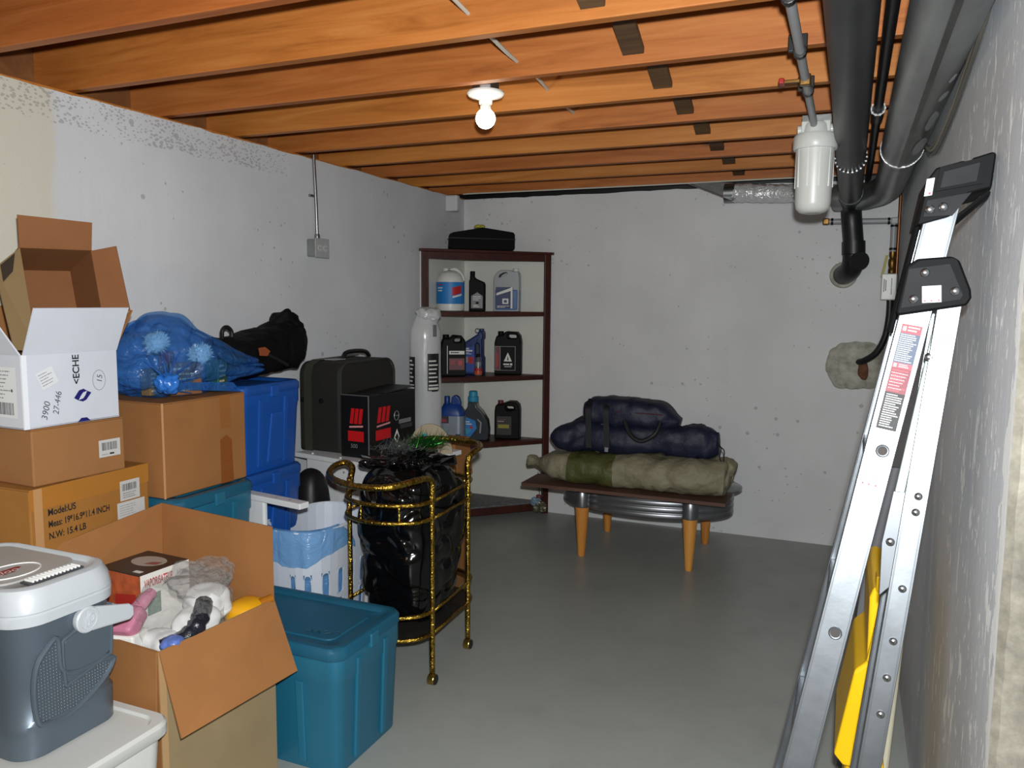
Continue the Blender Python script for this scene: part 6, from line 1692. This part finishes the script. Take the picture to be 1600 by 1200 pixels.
# tinsel
rnd = random.Random(4)
for nm, c, col, n, lb in (('tinsel', (-1.535, 2.74, 0.862), '#2F7A32', 520, 'tuft of green tinsel on top of the black garbage bag'), ('tinsel', (-1.61, 2.66, 0.850), '#9AA3A0', 300, 'silvery tinsel strands spilling beside the green tinsel')):
    bm = B()
    for k in range(n):
        d = V(rnd.gauss(0, 1), rnd.gauss(0, 1), abs(rnd.gauss(0.3, 0.8))).normalized()
        p0 = V(*c) + V(rnd.gauss(0, 0.035), rnd.gauss(0, 0.035), rnd.gauss(0, 0.008))
        s_ = d.cross(V(rnd.random(), rnd.random(), rnd.random())).normalized() * 0.0018
        l = rnd.uniform(0.03, 0.075)
        v0, v1, v2 = bm.verts.new(p0 - s_), bm.verts.new(p0 + s_), bm.verts.new(p0 + d * l)
        bm.faces.new((v0, v1, v2))
    o = obj(nm, bm, mat('tinsel' + col, col, 0.2, 0.8))
    tag(o, lb, 'tinsel'); o['kind'] = 'stuff'

# ---------------------------------------------------------------- bags on the stacks
M_bluefilm = thin_film('blue_bag_film', '#3F80CC', 0.27, 0.12, 20, 1.0, (0.52, 0.71, 0.92, 1))
BG = thing('blue_plastic_bag', 'knotted translucent blue plastic bag of decorations on the big brown carton', 'bag', (-2.20, 2.09, 1.0985))
def bagshape(q):
    # dome that runs out to a point towards the far side
    t = max(0.0, q.y / 0.24)
    k = 1 - 0.72 * t
    return V(q.x * (1 - 0.3 * t) + 0.085 * t, q.y * (1.0 + 0.55 * t), q.z * k - 0.045 * t)
bm = B(); blob(bm, (0, 0.0, 0.125), (0.17, 0.245, 0.16), 0.10, 6, 12, p=2.2, sub=6, zmin=0.001, ridge=0.15, sfun=bagshape); obj('film', bm, M_bluefilm, BG, smooth='all')
bm = B(); blob(bm, (0.165, -0.165, 0.06), (0.035, 0.04, 0.035), 0.25, 26, 2, sub=4, ridge=0.3); obj('knot', bm, mat('blue_film_dense', '#2C6CBE', 0.25, bump=0.8, bscale=40), BG, smooth='all')
for a in range(6):
    an = -0.7 + a * 0.62
    e = V(0.15 + 0.02 * math.cos(an), -0.15 + 0.11 * math.cos(an), 0.075 + 0.09 * math.sin(an))
    bm = B(); tube(bm, smooth_path([(0.165, -0.165, 0.06), (0.165, -0.165 + 0.05 * math.cos(an), 0.065 + 0.05 * math.sin(an)), tuple(e)], 4), 0.006, 6, rf=lambda t: 1.2 - t); obj('gather', bm, M_bluefilm, BG, smooth='all')
bm = B(); slab(bm, [(0.17, -0.14, 0.06), (0.175, -0.13, 0.035), (0.195, 0.14, -0.005 + 0.008), (0.19, 0.10, 0.04)], 0.004); obj('tail', bm, M_bluefilm, BG)
rnd = random.Random(12)
def pompom(loc, r, label, col='#E9EEEA'):
    bm = B()
    blob(bm, (0, 0, 0), (r * 0.72,) * 3, 0.2, 40, 3, p=2, sub=3)
    for k in range(420):
        d = V(rnd.gauss(0, 1), rnd.gauss(0, 1), rnd.gauss(0, 1)).normalized()
        s_ = d.cross(V(rnd.random(), rnd.random(), rnd.random())).normalized() * r * 0.07
        b0 = d * r * 0.55
        bm.faces.new((bm.verts.new(b0 - s_), bm.verts.new(b0 + s_), bm.verts.new(d * r * rnd.uniform(0.88, 1.08))))
    o = obj('pompom', bm, mat('pompom' + col, col, 0.8), smooth=False)
    o.location = loc
    return tag(o, label, 'pompom', 'pompoms in the blue bag')
pompom((-2.15, 1.99, 1.285), 0.047, 'fluffy white pompom near the crown of the blue bag')
pompom((-2.12, 2.155, 1.235), 0.05, 'fluffy white pompom above the dark green packet in the blue bag')
for nm, sz, loc, rot, col, lb in (('green_packet', (0.05, 0.06, 0.11), (-2.075, 2.185, 1.106), 12, '#1F4A38', 'dark green packet standing inside the blue bag'), ('brown_packet', (0.08, 0.11, 0.11), (-2.105, 2.05, 1.106), -20, '#7A5238', 'brown card packet in the middle of the blue bag'), ('red_packet', (0.04, 0.05, 0.06), (-2.19, 2.07, 1.19), 30, '#7E2238', 'dark red packet deep inside the blue bag'), ('striped_packet', (0.04, 0.045, 0.09), (-2.14, 1.95, 1.11), 5, '#6E5A40', 'tan packet behind the knot of the blue bag')):
    o = thing(nm, lb, 'packet', loc, R(rot))
    bm = B(); box(bm, -sz[0] / 2, -sz[1] / 2, 0, sz[0] / 2, sz[1] / 2, sz[2]); obj('packet_body', bm, mat(nm, col, 0.4, var=0.2, vscale=30), o, bevel=0.004)
    decal('packet_label', o, (sz[0] / 2, -sz[1] / 2, 0), (0, 1, 0), (0, 0, 1), lines(0.004, 0.01, sz[1] - 0.004, sz[2] - 0.01, 5, mat('packet_print' + nm, '#B9B08A', 0.4), 3, fill=0.4), lift=0.0006)
# black duffel on the top blue tote
M_duf = mat('duffel_black', '#09090A', 0.75, spec=0.15, var=0.2, vscale=14, bump=0.6, bscale=16, bdist=0.012)
DF = thing('duffel_bag', 'slumped black duffel bag with orange patch on the topmost blue tote', 'bag', (-2.30, 2.555, 1.1105))
bm = B(); sack(bm, [(0.06, -0.22, 0.10), (0.05, -0.14, 0.09), (0.03, 0.0, 0.09), (0.0, 0.12, 0.11), (0.0, 0.25, 0.12), (0.0, 0.36, 0.13)], [0.05, 0.11, 0.13, 0.13, 0.12, 0.07], [0.05, 0.085, 0.088, 0.092, 0.11, 0.08], seed=21, amp=0.14, freq=8)
for v_ in bm.verts:
    v_.co.z = max(v_.co.z, 0.001)
obj('bag_body', bm, M_duf, DF, smooth='all')
bm = B(); blob(bm, (0.0, 0.29, 0.175), (0.08, 0.085, 0.10), 0.3, 10, 4, sub=4, ridge=0.2); obj('peaked_end', bm, M_duf, DF, smooth='all')
bm = B(); tube(bm, smooth_path([(0.05, -0.15, 0.165), (0.055, -0.155, 0.20), (0.05, -0.125, 0.212), (0.05, -0.10, 0.195), (0.05, -0.10, 0.165)], 5), 0.008, 8); obj('grab_loop', bm, M_navyblk, DF, smooth=True)
bm = B(); tube(bm, smooth_path([(0.09, -0.10, 0.16), (0.15, -0.06, 0.12), (0.17, 0.02, 0.08), (0.16, 0.10, 0.05)], 6), 0.007, 8); obj('shoulder_strap', bm, M_navyblk, DF, smooth=True)
bm = B(); plate(bm, [(-0.028, -0.014), (0.012, -0.018), (0.034, 0.0), (0.008, 0.018), (-0.026, 0.016)], [], 0.004, (0.172, -0.055, 0.115), (0, 1, 0), (-0.2, 0, 1)); obj('patch', bm, mat('patch_orange', '#8A4420', 0.6), DF)
